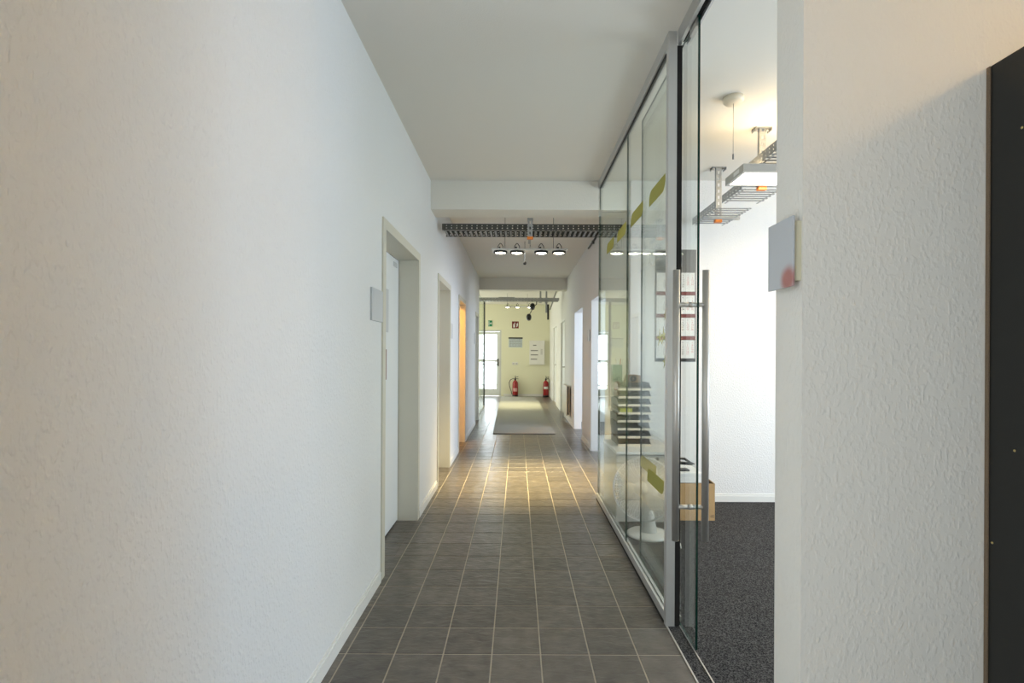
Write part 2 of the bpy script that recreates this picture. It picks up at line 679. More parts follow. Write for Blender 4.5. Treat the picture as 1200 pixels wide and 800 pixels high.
# baseboards with a thin cap
def baseboard_y(name, xw, side, y0, y1):
    t = 0.012 * side
    m = MB()
    a, b = sorted((xw, xw + t))
    m.box(a, b, y0, y1, 0.0, 0.055)
    a, b = sorted((xw, xw + t * 0.55))
    m.box(a, b, y0, y1, 0.055, 0.070)
    return structure(m.obj(name, TRIM))


def baseboard_x(name, yw, side, x0, x1):
    m = MB()
    a, b = sorted((yw, yw + 0.012 * side))
    m.box(x0, x1, a, b, 0, 0.055)
    a, b = sorted((yw, yw + 0.0065 * side))
    m.box(x0, x1, a, b, 0.055, 0.070)
    return structure(m.obj(name, TRIM))


ys = [0.42] + [v for d in DOOR_L for v in d] + [10.05]
for i in range(0, len(ys), 2):
    a, b = ys[i], ys[i + 1]
    baseboard_y('baseboard_left', LX, 1, a if i == 0 else a + 0.06, b - 0.078 if i < 8 else b)
ys = [4.53] + [v for d in DOOR_R for v in d] + [FY - 0.013]
for i in range(0, len(ys), 2):
    baseboard_y('baseboard_right', RX, -1, ys[i], ys[i + 1])
baseboard_x('baseboard_office', BY, -1, RX + 0.003, 4.6)
baseboard_x('baseboard_far', FY, -1, -0.42, RX - 0.013)
# jamb skirting of the two open right doorways
for a, b in DOOR_R[:2]:
    baseboard_x('baseboard_jamb', b, -1, RX, RX + 0.12)

# ------------------------------------------------------------------ floor tiles
PX, PYT = 0.2078, 0.2084
OX, OY = -0.7265, 2.1497
J = 0.0028
TT = 0.012
rects = [(LX, 0.706, -3.0, 4.47), (LX, RX, 4.47, FY), (0.706, 2.6, -3.0, PY0), (-3.5, LX, 10.06, FY)]
rects += [(LX - 0.15, LX, a, b) for a, b in DOOR_L]
rects += [(RX, RX + 0.12, a, b) for a, b in DOOR_R[:2]]
full_mesh = None
cells = []
for i in range(-15, 18):
    for j in range(-26, 66):
        cx0, cx1 = OX + i * PX + J, OX + (i + 1) * PX - J
        cy0, cy1 = OY + j * PYT + J, OY + (j + 1) * PYT - J
        for k, (rx0, rx1, ry0, ry1) in enumerate(rects):
            x0, x1, y0, y1 = max(cx0, rx0), min(cx1, rx1), max(cy0, ry0), min(cy1, ry1)
            if x1 - x0 > 0.004 and y1 - y0 > 0.004:
                ym = max((y0 + y1) / 2, 0.1)
                vis = k in (0, 1) and y1 > 1.95 or k >= 4 and ym < 7
                cells.append((vis, (x1 - x0) * (y1 - y0) / ym ** 3 if vis else 0, x0, x1, y0, y1))
cells.sort(key=lambda c: -c[1])
NP = 296


def tile_mb(m, x0, x1, y0, y1, z0, z1):
    c = 0.0016
    vs = [(x0, y0, z0), (x1, y0, z0), (x1, y1, z0), (x0, y1, z0),
          (x0, y0, z1 - c), (x1, y0, z1 - c), (x1, y1, z1 - c), (x0, y1, z1 - c),
          (x0 + c, y0 + c, z1), (x1 - c, y0 + c, z1), (x1 - c, y1 - c, z1), (x0 + c, y1 - c, z1)]
    m._faces([Vector(v) for v in vs], ((0, 1, 5, 4), (1, 2, 6, 5), (2, 3, 7, 6), (3, 0, 4, 7),
                                       (4, 5, 9, 8), (5, 6, 10, 9), (6, 7, 11, 10), (7, 4, 8, 11), (8, 9, 10, 11)), 0)


tile_meshes = {}
for vis, w, x0, x1, y0, y1 in cells[:NP]:
    key = (round(x1 - x0, 4), round(y1 - y0, 4))
    if key not in tile_meshes:
        m = MB()
        tile_mb(m, -key[0] / 2, key[0] / 2, -key[1] / 2, key[1] / 2, -0.0015, 0)
        tile_meshes[key] = m.mesh('tile', TILE)
    o = bpy.data.objects.new('tile', tile_meshes[key])
    COL.objects.link(o)
    o.parent = floor
    o.location = ((x0 + x1) / 2, (y0 + y1) / 2, random.uniform(-0.0003, 0.0003))
m = MB()
for vis, w, x0, x1, y0, y1 in cells[NP:]:
    tile_mb(m, x0, x1, y0, y1, -0.0015, 0)
rest = m.obj('tile_field', TILE, floor)
rest['kind'] = 'stuff'

# carpet of the office and of the side rooms
m = MB().box(0.7135, 4.6, PY1, BY, -0.0025, 0.003)
tag(m.obj('carpet', CARPET), 'dark grey speckled carpet covering the office behind the glass partition', 'carpet')
m = MB().box(RX + 0.12, 4.6, 4.52, 9.6, -0.0025, 0.002)
structure(m.obj('floor', mat('side_room_floor', (0.16, 0.16, 0.165), 0.6)))
structure(MB().box(-2.9, LX - 0.15, 5.9, 8.9, -0.0025, 0.002).obj('floor', MATS['side_room_floor']))
structure(MB().box(0.7065, 0.7130, PY1, 2.385, -0.0025, 0.004).obj('trim_1', mat('threshold_strip', (0.62, 0.60, 0.55), 0.4, 0.6)))
structure(MB().box(0.768, 0.773, 1.75, 2.39, 0.003, 0.006).obj('trim_2', MATS['threshold_strip']))


# ------------------------------------------------------------------ left doors
def empty_structure(name, loc):
    o = bpy.data.objects.new(name, None)
    COL.objects.link(o)
    o.location = loc
    o.empty_display_size = 0.05
    return structure(o)


def left_door(n, a, b, leaf, handle_y=None, frame_mat=FRAME):
    d = empty_structure('door_%d' % n, (LX, (a + b) / 2, 0))
    # steel corner frame: thin cover strip on the wall and lining round the recess
    w, p, t = 0.055, 0.010, 0.004
    m = MB()
    m.box(LX, LX + p, a - w, a, 0, DH + w)
    m.box(LX, LX + p, b, b + w, 0, DH + w)
    m.box(LX, LX + p, a, b, DH, DH + w)
    m.box(LX - 0.15, LX + p, a, a + t, 0, DH)
    m.box(LX - 0.15, LX + p, b - t, b, 0, DH)
    m.box(LX - 0.15, LX + p, a + t, b - t, DH - t, DH)
    m.obj('door_frame', frame_mat, d)
    if leaf:
        x0, x1 = LX - 0.185, LX - 0.145
        MB().box(x0, x1, a + 0.012, b - 0.012, 0.012, DH - 0.012).obj('door_leaf', LEAF, d)
        s = MB()
        s.box(x0, x1 - 0.006, a + 0.002, a + 0.014, 0, DH - 0.004)
        s.box(x0, x1 - 0.006, b - 0.014, b - 0.002, 0, DH - 0.004)
        s.box(x0, x1 - 0.006, a + 0.012, b - 0.012, DH - 0.014, DH - 0.004)
        s.box(x0, x1 - 0.004, a + 0.012, b - 0.012, 0.0, 0.014)
        s.obj('door_seal', SEAL, d, label='black rubber door seal')
        if handle_y is not None:
            hx = x1
            h = MB()
            h.lathe([(0, 0), (0.026, 0), (0.026, 0.008), (0, 0.008)], 16, M=Matrix.Translation((hx, handle_y, 1.05)) @ Matrix.Rotation(R(90), 4, 'Y'))
            h.tube([(hx, handle_y, 1.05), (hx + 0.05, handle_y, 1.05), (hx + 0.055, handle_y - 0.01, 1.05), (hx + 0.055, handle_y - 0.12, 1.05)], 0.009, 8)
            h.obj('door_handle', STEEL, d)
    return d


d1 = left_door(1, *DOOR_L[0], True)
m = MB().box(LX - 0.1452, LX - 0.140, 3.70, 3.80, 1.925, 1.958)
m.obj('hinge_plate', PLATE, d1, label='small grey plate at the top corner')
left_door(2, *DOOR_L[1], True, 5.56)
left_door(3, *DOOR_L[2], False)
left_door(4, *DOOR_L[3], True)
# frosted sign on the first door leaf
g = thing('door_sign', 'grey and brown printed sign fixed on the nearest white door leaf', 'sign', (LX - 0.145, 3.39, 1.1))
MB().box(LX - 0.1448, LX - 0.140, 3.25, 3.545, 1.43, 1.73).obj('upper_panel', PLATE, g)
MB().box(LX - 0.1448, LX - 0.140, 3.25, 3.50, 1.10, 1.31).obj('lower_panel', mat('brown_print', (0.30, 0.17, 0.14), 0.5), g, label='brown lower panel')


def wall_plate(x, side, y0, y1, z0, z1, label, mtl=None, t=0.012, gap=0.0):
    g = thing('room_sign', label, 'sign', (x, (y0 + y1) / 2, z0))
    a, b = sorted((x + side * (gap + 0.001), x + side * (gap + t)))
    MB().box(a, b, y0, y1, z0, z1).obj('face_plate', mtl or PLATE, g, 0.0015)
    a, b = sorted((x, x + side * (gap + 0.001)))
    MB().box(a, b, y0 + 0.01, y1 - 0.01, z0 + 0.01, z1 - 0.01).obj('back_plate', DARKGALV, g)
    return g


wall_plate(LX, 1, 2.625, 2.832, 1.455, 1.628, 'square satin grey room sign beside the nearest left doorway')
wall_plate(LX, 1, 5.74, 5.90, 1.46, 1.63, 'grey room sign between the second and third left doorways')
wall_plate(LX, 1, 8.92, 9.10, 1.46, 1.66, 'grey room sign before the farthest left doorway')
g = thing('wall_switch', 'small white wall switch just past the orange lit doorway', 'switch', (LX, 7.58, 1.50))
MB().box(LX, LX + 0.009, 7.54, 7.62, 1.46, 1.54).obj('cover', WPLAST, g, 0.002)
MB().box(LX + 0.009, LX + 0.014, 7.555, 7.605, 1.475, 1.525).obj('rocker', WPLAST, g, 0.002)
wall_plate(RX, -1, 6.80, 6.97, 1.47, 1.62, 'grey room sign on the right wall past the glass office', t=0.02)


# right doorways
def right_door(n, a, b, leaf):
    d = empty_structure('door_%d' % n, (RX, (a + b) / 2, 0))
    t = 0.004
    m = MB()
    m.box(RX - 0.004, RX + 0.12, b - t, b, 0.07 if n < 7 else 0, DH)
    m.box(RX - 0.004, RX + 0.12, a, a + t, 0, DH)
    m.box(RX - 0.004, RX + 0.12, a + t, b - t, DH - t, DH)
    m.obj('door_frame', TRIM, d)
    if leaf:
        MB().box(RX + 0.03, RX + 0.07, a + 0.006, b - 0.006, 0.006, DH - 0.008).obj('door_leaf', LEAF, d)
        h = MB()
        hy = a + 0.08
        h.tube([(RX + 0.03, hy, 1.02), (RX - 0.03, hy, 1.02), (RX - 0.035, hy + 0.01, 1.02), (RX - 0.035, hy + 0.12, 1.02)], 0.011, 8)
        h.lathe([(0, 0), (0.026, 0), (0.026, 0.008), (0, 0.008)], 16, M=Matrix.Translation((RX + 0.03, hy, 1.02)) @ Matrix.Rotation(R(-90), 4, 'Y'))
        h.obj('door_handle', STEEL, d)


right_door(5, *DOOR_R[0], False)
right_door(6, *DOOR_R[1], False)
right_door(7, *DOOR_R[2], True)
right_door(8, *DOOR_R[3], True)

# lamp in the room behind the orange doorway
g = thing('ceiling_lamp', 'warm globe ceiling lamp in the room behind the orange lit doorway', 'lamp', (-1.65, 6.1, H))
MB().lathe([(0, 0), (0.09, 0), (0.09, -0.02), (0.03, -0.03), (0.03, -0.05)], 20, M=Matrix.Translation((-1.65, 6.1, H))).obj('base', WPLAST, g)
MB().lathe([(0.03, -0.05), (0.10, -0.08), (0.125, -0.14), (0.10, -0.21), (0, -0.24)], 20, M=Matrix.Translation((-1.65, 6.1, H))).obj('globe', mat('warm_globe', (1, 0.9, 0.7), 0.4, emit=(1.0, 0.62, 0.24), estr=6), g)
pl = bpy.data.lights.new('lamp_light', 'POINT')
pl.energy = 55
pl.color = (1.0, 0.46, 0.08)
pl.shadow_soft_size = 0.12
o = link('lamp_light', pl, g)
o.location = (-1.65, 6.1, H - 0.35)

# warm lamp over the entrance zone, right of the tall black cabinet
g = thing('ceiling_lamp', 'warm ceiling lamp over the entrance right of the black cabinet', 'lamp', (2.40, 0.55, H))
MB().lathe([(0, 0), (0.12, 0), (0.12, -0.03), (0, -0.03)], 20, M=Matrix.Translation((2.40, 0.55, H))).obj('base', WPLAST, g)
MB().lathe([(0.11, -0.03), (0.10, -0.06), (0, -0.075)], 20, M=Matrix.Translation((2.40, 0.55, H))).obj('globe', MATS['warm_globe'], g)
pl = bpy.data.lights.new('lamp_light', 'POINT')
pl.energy = 13
pl.color = (1.0, 0.62, 0.24)
pl.shadow_soft_size = 0.09
o = link('lamp_light', pl, g)
o.location = (2.40, 0.55, H - 0.13)

# ------------------------------------------------------------------ glass partition
gp = thing('glass_partition', 'frameless glass partition with aluminium rails and olive dashes beside the tiled corridor', 'partition', (0.723, 3.4, 0))
YN, YF = 2.39, 4.47
for y0, y1 in ((YN + 0.01, 3.318), (3.322, 4.425)):
    glass_pane('glass_pane', 0.7170, 0.7270, y0, y1, 0.045, 2.76, gp)
glass_pane('glass_pane', 0.7170, 0.7270, 4.427, YF, 0.045, 2.548, gp)
gr = thing('glass_return', 'frameless glass pane across the end of the glass partition below the beam', 'partition', (0.85, 4.483, 0))
glass_pane('glass_pane', 0.732, RX - 0.002, 4.478, 4.488, 0.003, 2.548, gr)
m = MB()
for x0, x1, z1 in ((0.7050, 0.7170, 0.057), (0.7270, 0.7410, 0.057), (0.7170, 0.7270, 0.045)):
    m.box(x0, x1, YN + 0.02, YF - 0.005, 0.012, z1)
m.obj('bottom_rail', ALUMATT, gp)
MB().box(0.7020, 0.7070, YN + 0.02, YF - 0.005, 0.0, 0.013).obj('rail_seal', SEAL, gp, label='black seal under the rail')
m = MB()
m.box(0.7050, 0.7410, YN + 0.02, 4.428, 2.775, H)
m.box(0.7050, 0.7160, YN + 0.02, 4.428, 2.745, 2.775)
m.box(0.7280, 0.7410, YN + 0.02, 4.428, 2.745, 2.775)
m.obj('top_rail', ALUMATT, gp)
MB().box(0.7140, 0.7300, 2.45, 4.40, 2.735, 2.744).obj('gasket', SEAL, gp)
MB().box(0.7050, 0.7450, YN - 0.02, YN + 0.015, 0.0, 2.76).obj('post', ALUMATT, gp)
MB().box(0.7050, 0.7450, YN - 0.02, YN + 0.015, 2.76, H).obj('post_head', ALU, gp)
MB().box(0.7450, 0.7710, YN - 0.015, YN + 0.02, 0.003, 2.74).obj('brush_seal', DARKBRUSH, gp, label='black brush seal beside the post')
MB().box(0.7080, 0.7360, 4.415, 4.432, 2.495, 2.549).obj('glass_clip', CHROME, gp)
m = MB()
m.box(0.746, 0.762, PY1 + 0.002, YN - 0.022, 2.735, H)
m.box(0.790, 0.800, PY1 + 0.002, YN - 0.022, 2.735, H)
m.obj('track_cover', ALU, gp)
m = MB().box(0.762, 0.790, PY1 + 0.002, YN - 0.022, 2.752, H)
m.obj('sliding_track', DARKBRUSH, gp, label='black sliding track')


def decal_shape(y0, y1, z0, z1):
    """dash with two round and two sharp corners"""
    pts = []
    r = (z1 - z0) * 0.70
    pts.append((y0, z1))
    n = 6
    for k in range(n + 1):
        a = R(90 - 90 * k / n)
        pts.append((y1 - r + r * math.cos(a), z1 - r + r * math.sin(a)))
    pts.append((y1, z0))
    for k in range(n + 1):
        a = R(270 - 90 * k / n)
        pts.append((y0 + r + r * math.cos(a), z0 + r + r * math.sin(a)))
    return pts


for y0, y1 in ((2.455, 2.755), (2.89, 3.20), (3.34, 3.64), (3.76, 4.06)):
    MB().prism(decal_shape(y0, y1, 2.088, 2.166), 'x', 0.7155, 0.7168).obj('decal_dash', DECAL, gp)
MB().prism(decal_shape(2.455, 2.765, 0.59, 0.665), 'x', 0.7155, 0.7168).obj('decal_dash', DECAL, gp)


def star_decal(y, z, s):
    pts = []
    for k in range(10):
        a = R(36 * k + 12)
        r = s if k % 2 == 0 else s * 0.28
        pts.append((y + r * math.cos(a) * 1.3, z + r * math.sin(a)))
    return pts


for y, z, s in ((2.44, 1.475, 0.028), (2.47, 1.375, 0.045), (2.535, 1.365, 0.045), (2.445, 1.245, 0.035)):
    MB().prism(star_decal(y, z, s), 'x', 0.7155, 0.7168).obj('decal_star', DECALP, gp)

# sliding glass door
sd = thing('sliding_glass_door', 'half open sliding glass door with long steel pull handles beside the partition post', 'door', (0.775, 2.6, 0))
glass_pane('glass_pane', 0.770, 0.780, 2.165, 3.15, 0.012, 2.742, sd)
MB().prism(decal_shape(2.78, 3.13, 0.59, 0.665), 'x', 0.7675, 0.7695).obj('decal_dash', DECAL, sd)
for x in (0.709, 0.841):
    hb = MB().tube([(x, 2.25, 0.452), (x, 2.25, 1.66)], 0.0155, 16).obj('pull_bar', STEEL, sd)
m = MB()
for z in (1.505, 0.602):
    c = MB().tube([(0.709, 2.25, z), (0.770, 2.25, z)], 0.010, 12)
    c.tube([(0.780, 2.25, z), (0.841, 2.25, z)], 0.010, 12)
    c.tube([(0.766, 2.25, z), (0.784, 2.25, z)], 0.012, 12)
    c.obj('handle_bracket', STEEL, sd)
MB().box(0.766, 0.784, 2.18, 2.26, 2.705, 2.746).obj('roller_clamp', STEEL, sd)
MB().box(0.764, 0.786, 2.40, 2.45, 0.003, 0.035).obj('floor_guide', STEEL, sd)

# sign on the wall end at the office entrance
sp = thing('entrance_sign', 'satin grey sign plate with a soft red mark on the wall end right', 'sign', (0.70, 1.33, 1.44))
SGN = spot_print_material('entrance_sign_print', (0.52, 0.54, 0.56), (0.42, 0.17, 0.15), (0.690, 1.284, 1.475), 0.045)
MB().box(0.688, 0.694, 1.262, 1.385, 1.455, 1.632).obj('face_plate', SGN, sp, 0.001)
MB().box(0.694, 0.7148, 1.270, 1.380, 1.47, 1.62).obj('back_plate', mat('sign_back_cream', (0.62, 0.58, 0.42), 0.5), sp)

# ------------------------------------------------------------------ tall black cabinet
tc = thing('tall_cabinet', 'tall black cabinet with a raw chipboard edge against the textured wall at the right', 'cabinet', (1.64, 1.04, 0))
MB().box(1.176, 1.196, 0.83, 1.254, 0.0, 2.003).obj('side_panel', BLACKBOARD, tc)
MB().box(2.08, 2.10, 0.83, 1.254, 0.0, 2.003).obj('side_panel', BLACKBOARD, tc)
MB().box(1.196, 2.08, 0.83, 1.254, 1.983, 2.003).obj('top_panel', BLACKBOARD, tc)
MB().box(1.196, 2.08, 0.85, 1.25, 0.06, 0.08).obj('bottom_panel', BLACKBOARD, tc)
MB().box(1.173, 2.10, 1.254, 1.2635, 0.0, 2.003).obj('back_panel', CHIP, tc, label='raw brown chipboard edge')
MB().box(1.196, 2.08, 0.86, 0.88, 0.0, 0.06).obj('plinth', BLACKBOARD, tc)
for x0, x1, hx in ((1.178, 1.636, 1.60), (1.640, 2.098, 1.676)):
    d = MB().box(x0, x1, 0.81, 0.829, 0.065, 2.0).obj('door', BLACKBOARD, tc)
    MB().box(hx - 0.006, hx + 0.006, 0.785, 0.811, 0.95, 1.10).obj('handle', STEEL, d)
for y, z in ((1.176, 1.815), (1.19, 1.058), (1.255, 0.82)):
    MB().lathe([(0, 0), (0.0035, 0), (0.0025, 0.0015), (0, 0.0018)], 8, M=Matrix.Translation((1.176, min(y, 1.245), z)) @ Matrix.Rotation(R(-90), 4, 'Y')).obj('screw', BRASS, tc)

# ------------------------------------------------------------------ office furniture
cb = thing('low_cabinet', 'low white cabinet behind the glass partition under the letter trays', 'cabinet', (1.2, 4.1, 0))
CT = 0.545
cx0, cx1, cy0, cy1 = 0.756, 1.215, 3.83, 4.385
MB().box(cx0 - 0.004, cx1 + 0.004, cy0 - 0.012, cy1, CT - 0.022, CT).obj('top_panel', TRIM, cb, 0.002)
MB().box(cx0, cx1, cy0 + 0.02, cy1, 0.004, CT - 0.026).obj('body', CABWHITE, cb)
for z0, z1 in ((0.462, CT - 0.028), (0.182, 0.457), (0.012, 0.177)):
    for x0, x1 in ((cx0 + 0.002, cx1 - 0.002),):
        d = MB().box(x0, x1, cy0, cy0 + 0.018, z0, z1).obj('drawer_front', CABWHITE, cb, 0.001)
        if z0 > 0.4:
            MB().lathe([(0, 0), (0.012, 0), (0.012, 0.012), (0, 0.014)], 12, M=Matrix.Translation(((x0 + x1) / 2 + 0.08, cy0, (z0 + z1) / 2)) @ Matrix.Rotation(R(90), 4, 'X')).obj('knob', BLACKP, d)

# letter trays: each tray is a thing resting on the one below
TW, TD, TP = 0.262, 0.315, 0.0640
tx, ty = 0.812, 4.045
tray_bits = {}


def tray_meshes():
    m = MB()
    m.box(0, TW, 0, TD, 0.004, 0.007)
    m.box(0, 0.003, 0.0, TD, 0.007, 0.030)
    m.box(TW - 0.003, TW, 0.0, TD, 0.007, 0.030)
    m.box(0.003, TW - 0.003, TD - 0.003, TD, 0.007, 0.058)
    m.prism([(0.02, 0.030), (TD, 0.030), (TD, 0.062), (0.06, 0.062)], 'x', TW - 0.003, TW)
    m.prism([(0.02, 0.030), (TD, 0.030), (TD, 0.062), (0.06, 0.062)], 'x', 0, 0.003)
    body = m.mesh('body', DARKTRAY)
    m = MB()
    m.box(0.0, TW, -0.004, 0.0, 0.001, 0.019)
    lip = m.mesh('front_lip', CREAMP)
    m = MB()
    m.box(0.012, TW - 0.012, 0.004, TD - 0.01, 0.0075, 0.0115)
    sheets = m.mesh('paper_sheets', GREYPR)
    return body, lip, sheets


TB = tray_meshes()
ordn = ['lowest', 'second lowest', 'third lowest', 'fourth lowest', 'fourth highest', 'third highest', 'second highest', 'topmost']
for k in range(8):
    g = thing('letter_tray', 'dark letter tray with cream front lip, %s of the stack' % ordn[k], 'tray', (tx, ty, CT + k * TP), 'letter trays stacked on the low cabinet')
    off = 0.0 if k not in (2, 3) else -0.006
    for nme, me in (('body', TB[0]), ('front_lip', TB[1]), ('paper_sheets', TB[2])):
        o = bpy.data.objects.new(nme, me)
        COL.objects.link(o)
        o.parent = g
        o.location = (off, 0, 0)
    if k == 4:
        m = MB().box(0.02, 0.12, 0.03, 0.20, 0.0115, 0.045)
        o = m.obj('note_block', YELLOW)
        o.parent = g
        o['label'] = 'yellow green note block'
ztop = CT + 8 * TP
g = thing('tape_dispenser', 'brown desk tape dispenser with a dark roll on the letter tray stack', 'dispenser', (tx + 0.15, ty + 0.1, ztop))
MB().prism([(0.87, ztop), (1.00, ztop), (1.00, ztop + 0.055), (0.97, ztop + 0.062), (0.89, ztop + 0.062)], 'y', ty + 0.03, ty + 0.10).obj('body', mat('brown_plastic', (0.22, 0.15, 0.09), 0.5), g)
MB().lathe([(0.012, -0.012), (0.026, -0.012), (0.026, 0.012), (0.012, 0.012), (0.012, -0.012)], 20, M=Matrix.Translation((0.935, ty + 0.02, ztop + 0.032)) @ Matrix.Rotation(R(90), 4, 'X')).obj('tape_roll', BLACKP, g)
g = thing('desk_organiser', 'dark teal pen organiser standing behind the tape dispenser on the tray stack', 'organiser', (0.86, ty + 0.2, ztop))
m = MB()
m.box(0.795, 0.875, ty + 0.16, ty + 0.165, ztop, ztop + 0.14)
m.box(0.795, 0.875, ty + 0.235, ty + 0.24, ztop, ztop + 0.14)
m.box(0.795, 0.80, ty + 0.165, ty + 0.235, ztop, ztop + 0.14)
m.box(0.87, 0.875, ty + 0.165, ty + 0.235, ztop, ztop + 0.14)
m.box(0.80, 0.87, ty + 0.165, ty + 0.235, ztop, ztop + 0.005)
m.obj('cup', TEAL, g)
for x, mt, t in ((0.82, WPLAST, 0.02), (0.845, STEEL, -0.015), (0.86, RED, 0.01)):
    MB().tube([(x, ty + 0.2, ztop + 0.005), (x + t, ty + 0.205, ztop + 0.19)], 0.004, 6).obj('pen', mt, g)

# desk fan
FX, FYY = 0.935, 3.58
fan = thing('desk_fan', 'white desk fan with wire guard on the carpet behind the glass partition', 'fan', (FX, FYY, 0.003))
z0 = 0.003
MB().lathe([(0, 0), (0.148, 0), (0.150, 0.008), (0.140, 0.016), (0.06, 0.026), (0, 0.03)], 40, M=Matrix.Translation((FX, FYY, z0))).obj('base', WPLAST, fan)
m = MB()
m.tube([(FX + 0.005, FYY, z0 + 0.02), (FX, FYY, 0.12), (FX - 0.004, FYY + 0.005, 0.24), (FX - 0.006, FYY + 0.01, 0.31)], [0.058, 0.046, 0.034, 0.03], 16)
m.obj('stand', WPLAST, fan, label='tapering white stand')
yaw = R(-32)
HM = Matrix.Translation((FX - 0.045, FYY - 0.065, 0.345)) @ Matrix.Rotation(yaw, 4, 'Z') @ Matrix.Rotation(R(76), 4, 'X')   # local +z points out of the back... front is +z toward -Y
MB().lathe([(0, -0.17), (0.04, -0.165), (0.062, -0.13), (0.068, -0.06), (0.06, -0.03), (0, -0.03)], 24, M=HM).obj('motor_housing', WPLAST, fan)
m = MB()
RG = 0.215
for rr, zz, th in ((RG, 0.02, 0.005), (RG * 0.985, 0.05, 0.002), (RG * 0.985, -0.02, 0.002), (0.055, 0.075, 0.002), (0.06, -0.045, 0.002), (RG * 0.7, 0.07, 0.0015)):
    m.torus(rr, th, 56, 5, M=HM @ Matrix.Translation((0, 0, zz)))
for k in range(64):
    a = 2 * math.pi * k / 64
    c, s = math.cos(a), math.sin(a)
    m.tube([(0.05 * c, 0.05 * s, 0.075), (RG * 0.7 * c, RG * 0.7 * s, 0.07), (RG * 0.96 * c, RG * 0.96 * s, 0.052), (RG * c, RG * s, 0.02)], 0.0014, 4, caps=False, M=HM)
    if k % 2 == 0:
        m.tube([(0.06 * c, 0.06 * s, -0.045), (RG * 0.9 * c, RG * 0.9 * s, -0.04), (RG * c, RG * s, 0.02)], 0.0014, 4, caps=False, M=HM)
m.lathe([(0, 0.08), (0.048, 0.078), (0.05, 0.074), (0, 0.074)], 24, M=HM)
m.obj('wire_guard', GUARD, fan, label='round white wire guard')
for k in range(3):
    a0 = R(120 * k + 65)
    bl = MB()
    n = 10
    rows = []
    for i in range(n + 1):
        t = i / n
        r0 = 0.03 + 0.155 * t
        half = 0.62 * math.sin(math.pi * min(1, 0.18 + 0.80 * t)) ** 0.7 * (0.75 + 0.25 * t)
        row = []
        for s_ in (-1, -0.33, 0.33, 1):
            ang = a0 + half * s_ * 0.9 + 0.25 * t
            row.append(bl.bm.verts.new(HM @ Vector((r0 * math.cos(ang), r0 * math.sin(ang), 0.018 * s_ + 0.015))))
        rows.append(row)
    for a, b in zip(rows, rows[1:]):
        for q in range(3):
            f = bl.bm.faces.new((a[q], a[q + 1], b[q + 1], b[q]))
            f.smooth = True
    o = bl.obj('blade', MILKY, fan)
    so = o.modifiers.new('thickness', 'SOLIDIFY')
    so.thickness = 0.002
MB().lathe([(0, -0.03), (0.03, -0.03), (0.03, 0.03), (0.02, 0.038), (0, 0.04)], 20, M=HM).obj('hub', WPLAST, fan)
MB().tube([(FX - 0.02, FYY + 0.03, 0.30), (FX + 0.035, FYY + 0.02, 0.30)], 0.014, 12).obj('tilt_knob', WPLAST, fan)
cord = MB().tube([(FX + 0.1, FYY - 0.05, 0.016), (FX + 0.16, FYY - 0.10, 0.008), (FX + 0.17, FYY - 0.18, 0.008), (FX + 0.15, FYY - 0.26, 0.008)], 0.0035, 6)
cord.obj('power_cord', WPLAST, fan)

# cardboard box, white carton, black desk tool
bx = thing('cardboard_box', 'brown cardboard box on the carpet right of the low white cabinet', 'box', (1.38, 4.08, 0.003))
x0, x1, y0, y1, h = 1.232, 1.530, 3.89, 4.27, 0.288
t = 0.005
yo = 0.0
# box stands a little in front of the cabinet, clear of the fan cord
sh = 0.0
m = MB()
m.box(x0, x1, y0, y0 + t, 0.003, h)
m.box(x0, x1, y1 - t, y1, 0.003, h)
m.box(x0, x0 + t, y0 + t, y1 - t, 0.003, h)
m.box(x1 - t, x1, y0 + t, y1 - t, 0.003, h)
m.box(x0 + t, x1 - t, y0 + t, y1 - t, 0.003, 0.003 + t)
m.obj('body', CARD, bx)
m = MB()
m.box(x0 + t, x1 - t, y0 + t, y1 - t, h - 0.010, h - 0.006)
m.obj('inner_flap', CARDIN, bx)
m = MB()
m._faces([Vector(p) for p in ((x1, y0, h), (x1, y1, h), (x1 - 0.045, y1, h + 0.035), (x1 - 0.045, y0, h + 0.035))], ((0, 1, 2, 3),), 0)
o = m.obj('flap', CARD, bx)
so = o.modifiers.new('thickness', 'SOLIDIFY')
so.thickness = 0.004
m = MB()
text_into(m, '05', 0.030, 1.510, 0.025, y0 - 0.0008, 0)
m.obj('printed_mark', INK, bx)
wc = thing('white_carton', 'flat white carton lying on the brown cardboard box', 'box', (1.34, 4.07, h))
MB().box(1.236, 1.440, 3.91, 4.24, h + 0.000, h + 0.068).obj('body', PAPER, wc, 0.002)
MB().box(1.234, 1.442, 3.907, 4.243, h + 0.055, h + 0.078).obj('lid', PAPER, wc, 0.002)
zt = h + 0.078
hp = thing('hole_punch', 'black hand tool with an arched lever lying on the flat white carton', 'tool', (1.33, 4.0, zt))
MB().box(1.25, 1.36, 3.96, 4.04, zt, zt + 0.012).obj('base', BLACKP, hp, 0.003)
m = MB().tube([(1.24, 4.0, zt + 0.05), (1.275, 4.0, zt + 0.092), (1.33, 4.0, zt + 0.092), (1.375, 4.0, zt + 0.06), (1.41, 4.0, zt + 0.05)], [0.006, 0.009, 0.010, 0.010, 0.005], 8)
m.obj('lever', BLACKP, hp)
m = MB().tube([(1.27, 3.99, zt + 0.01), (1.285, 3.99, zt + 0.075)], 0.015, 10)
m.tube([(1.30, 4.01, zt + 0.055), (1.395, 4.01, zt + 0.048)], 0.012, 8)
m.obj('hinge_post', BLACKP, hp)

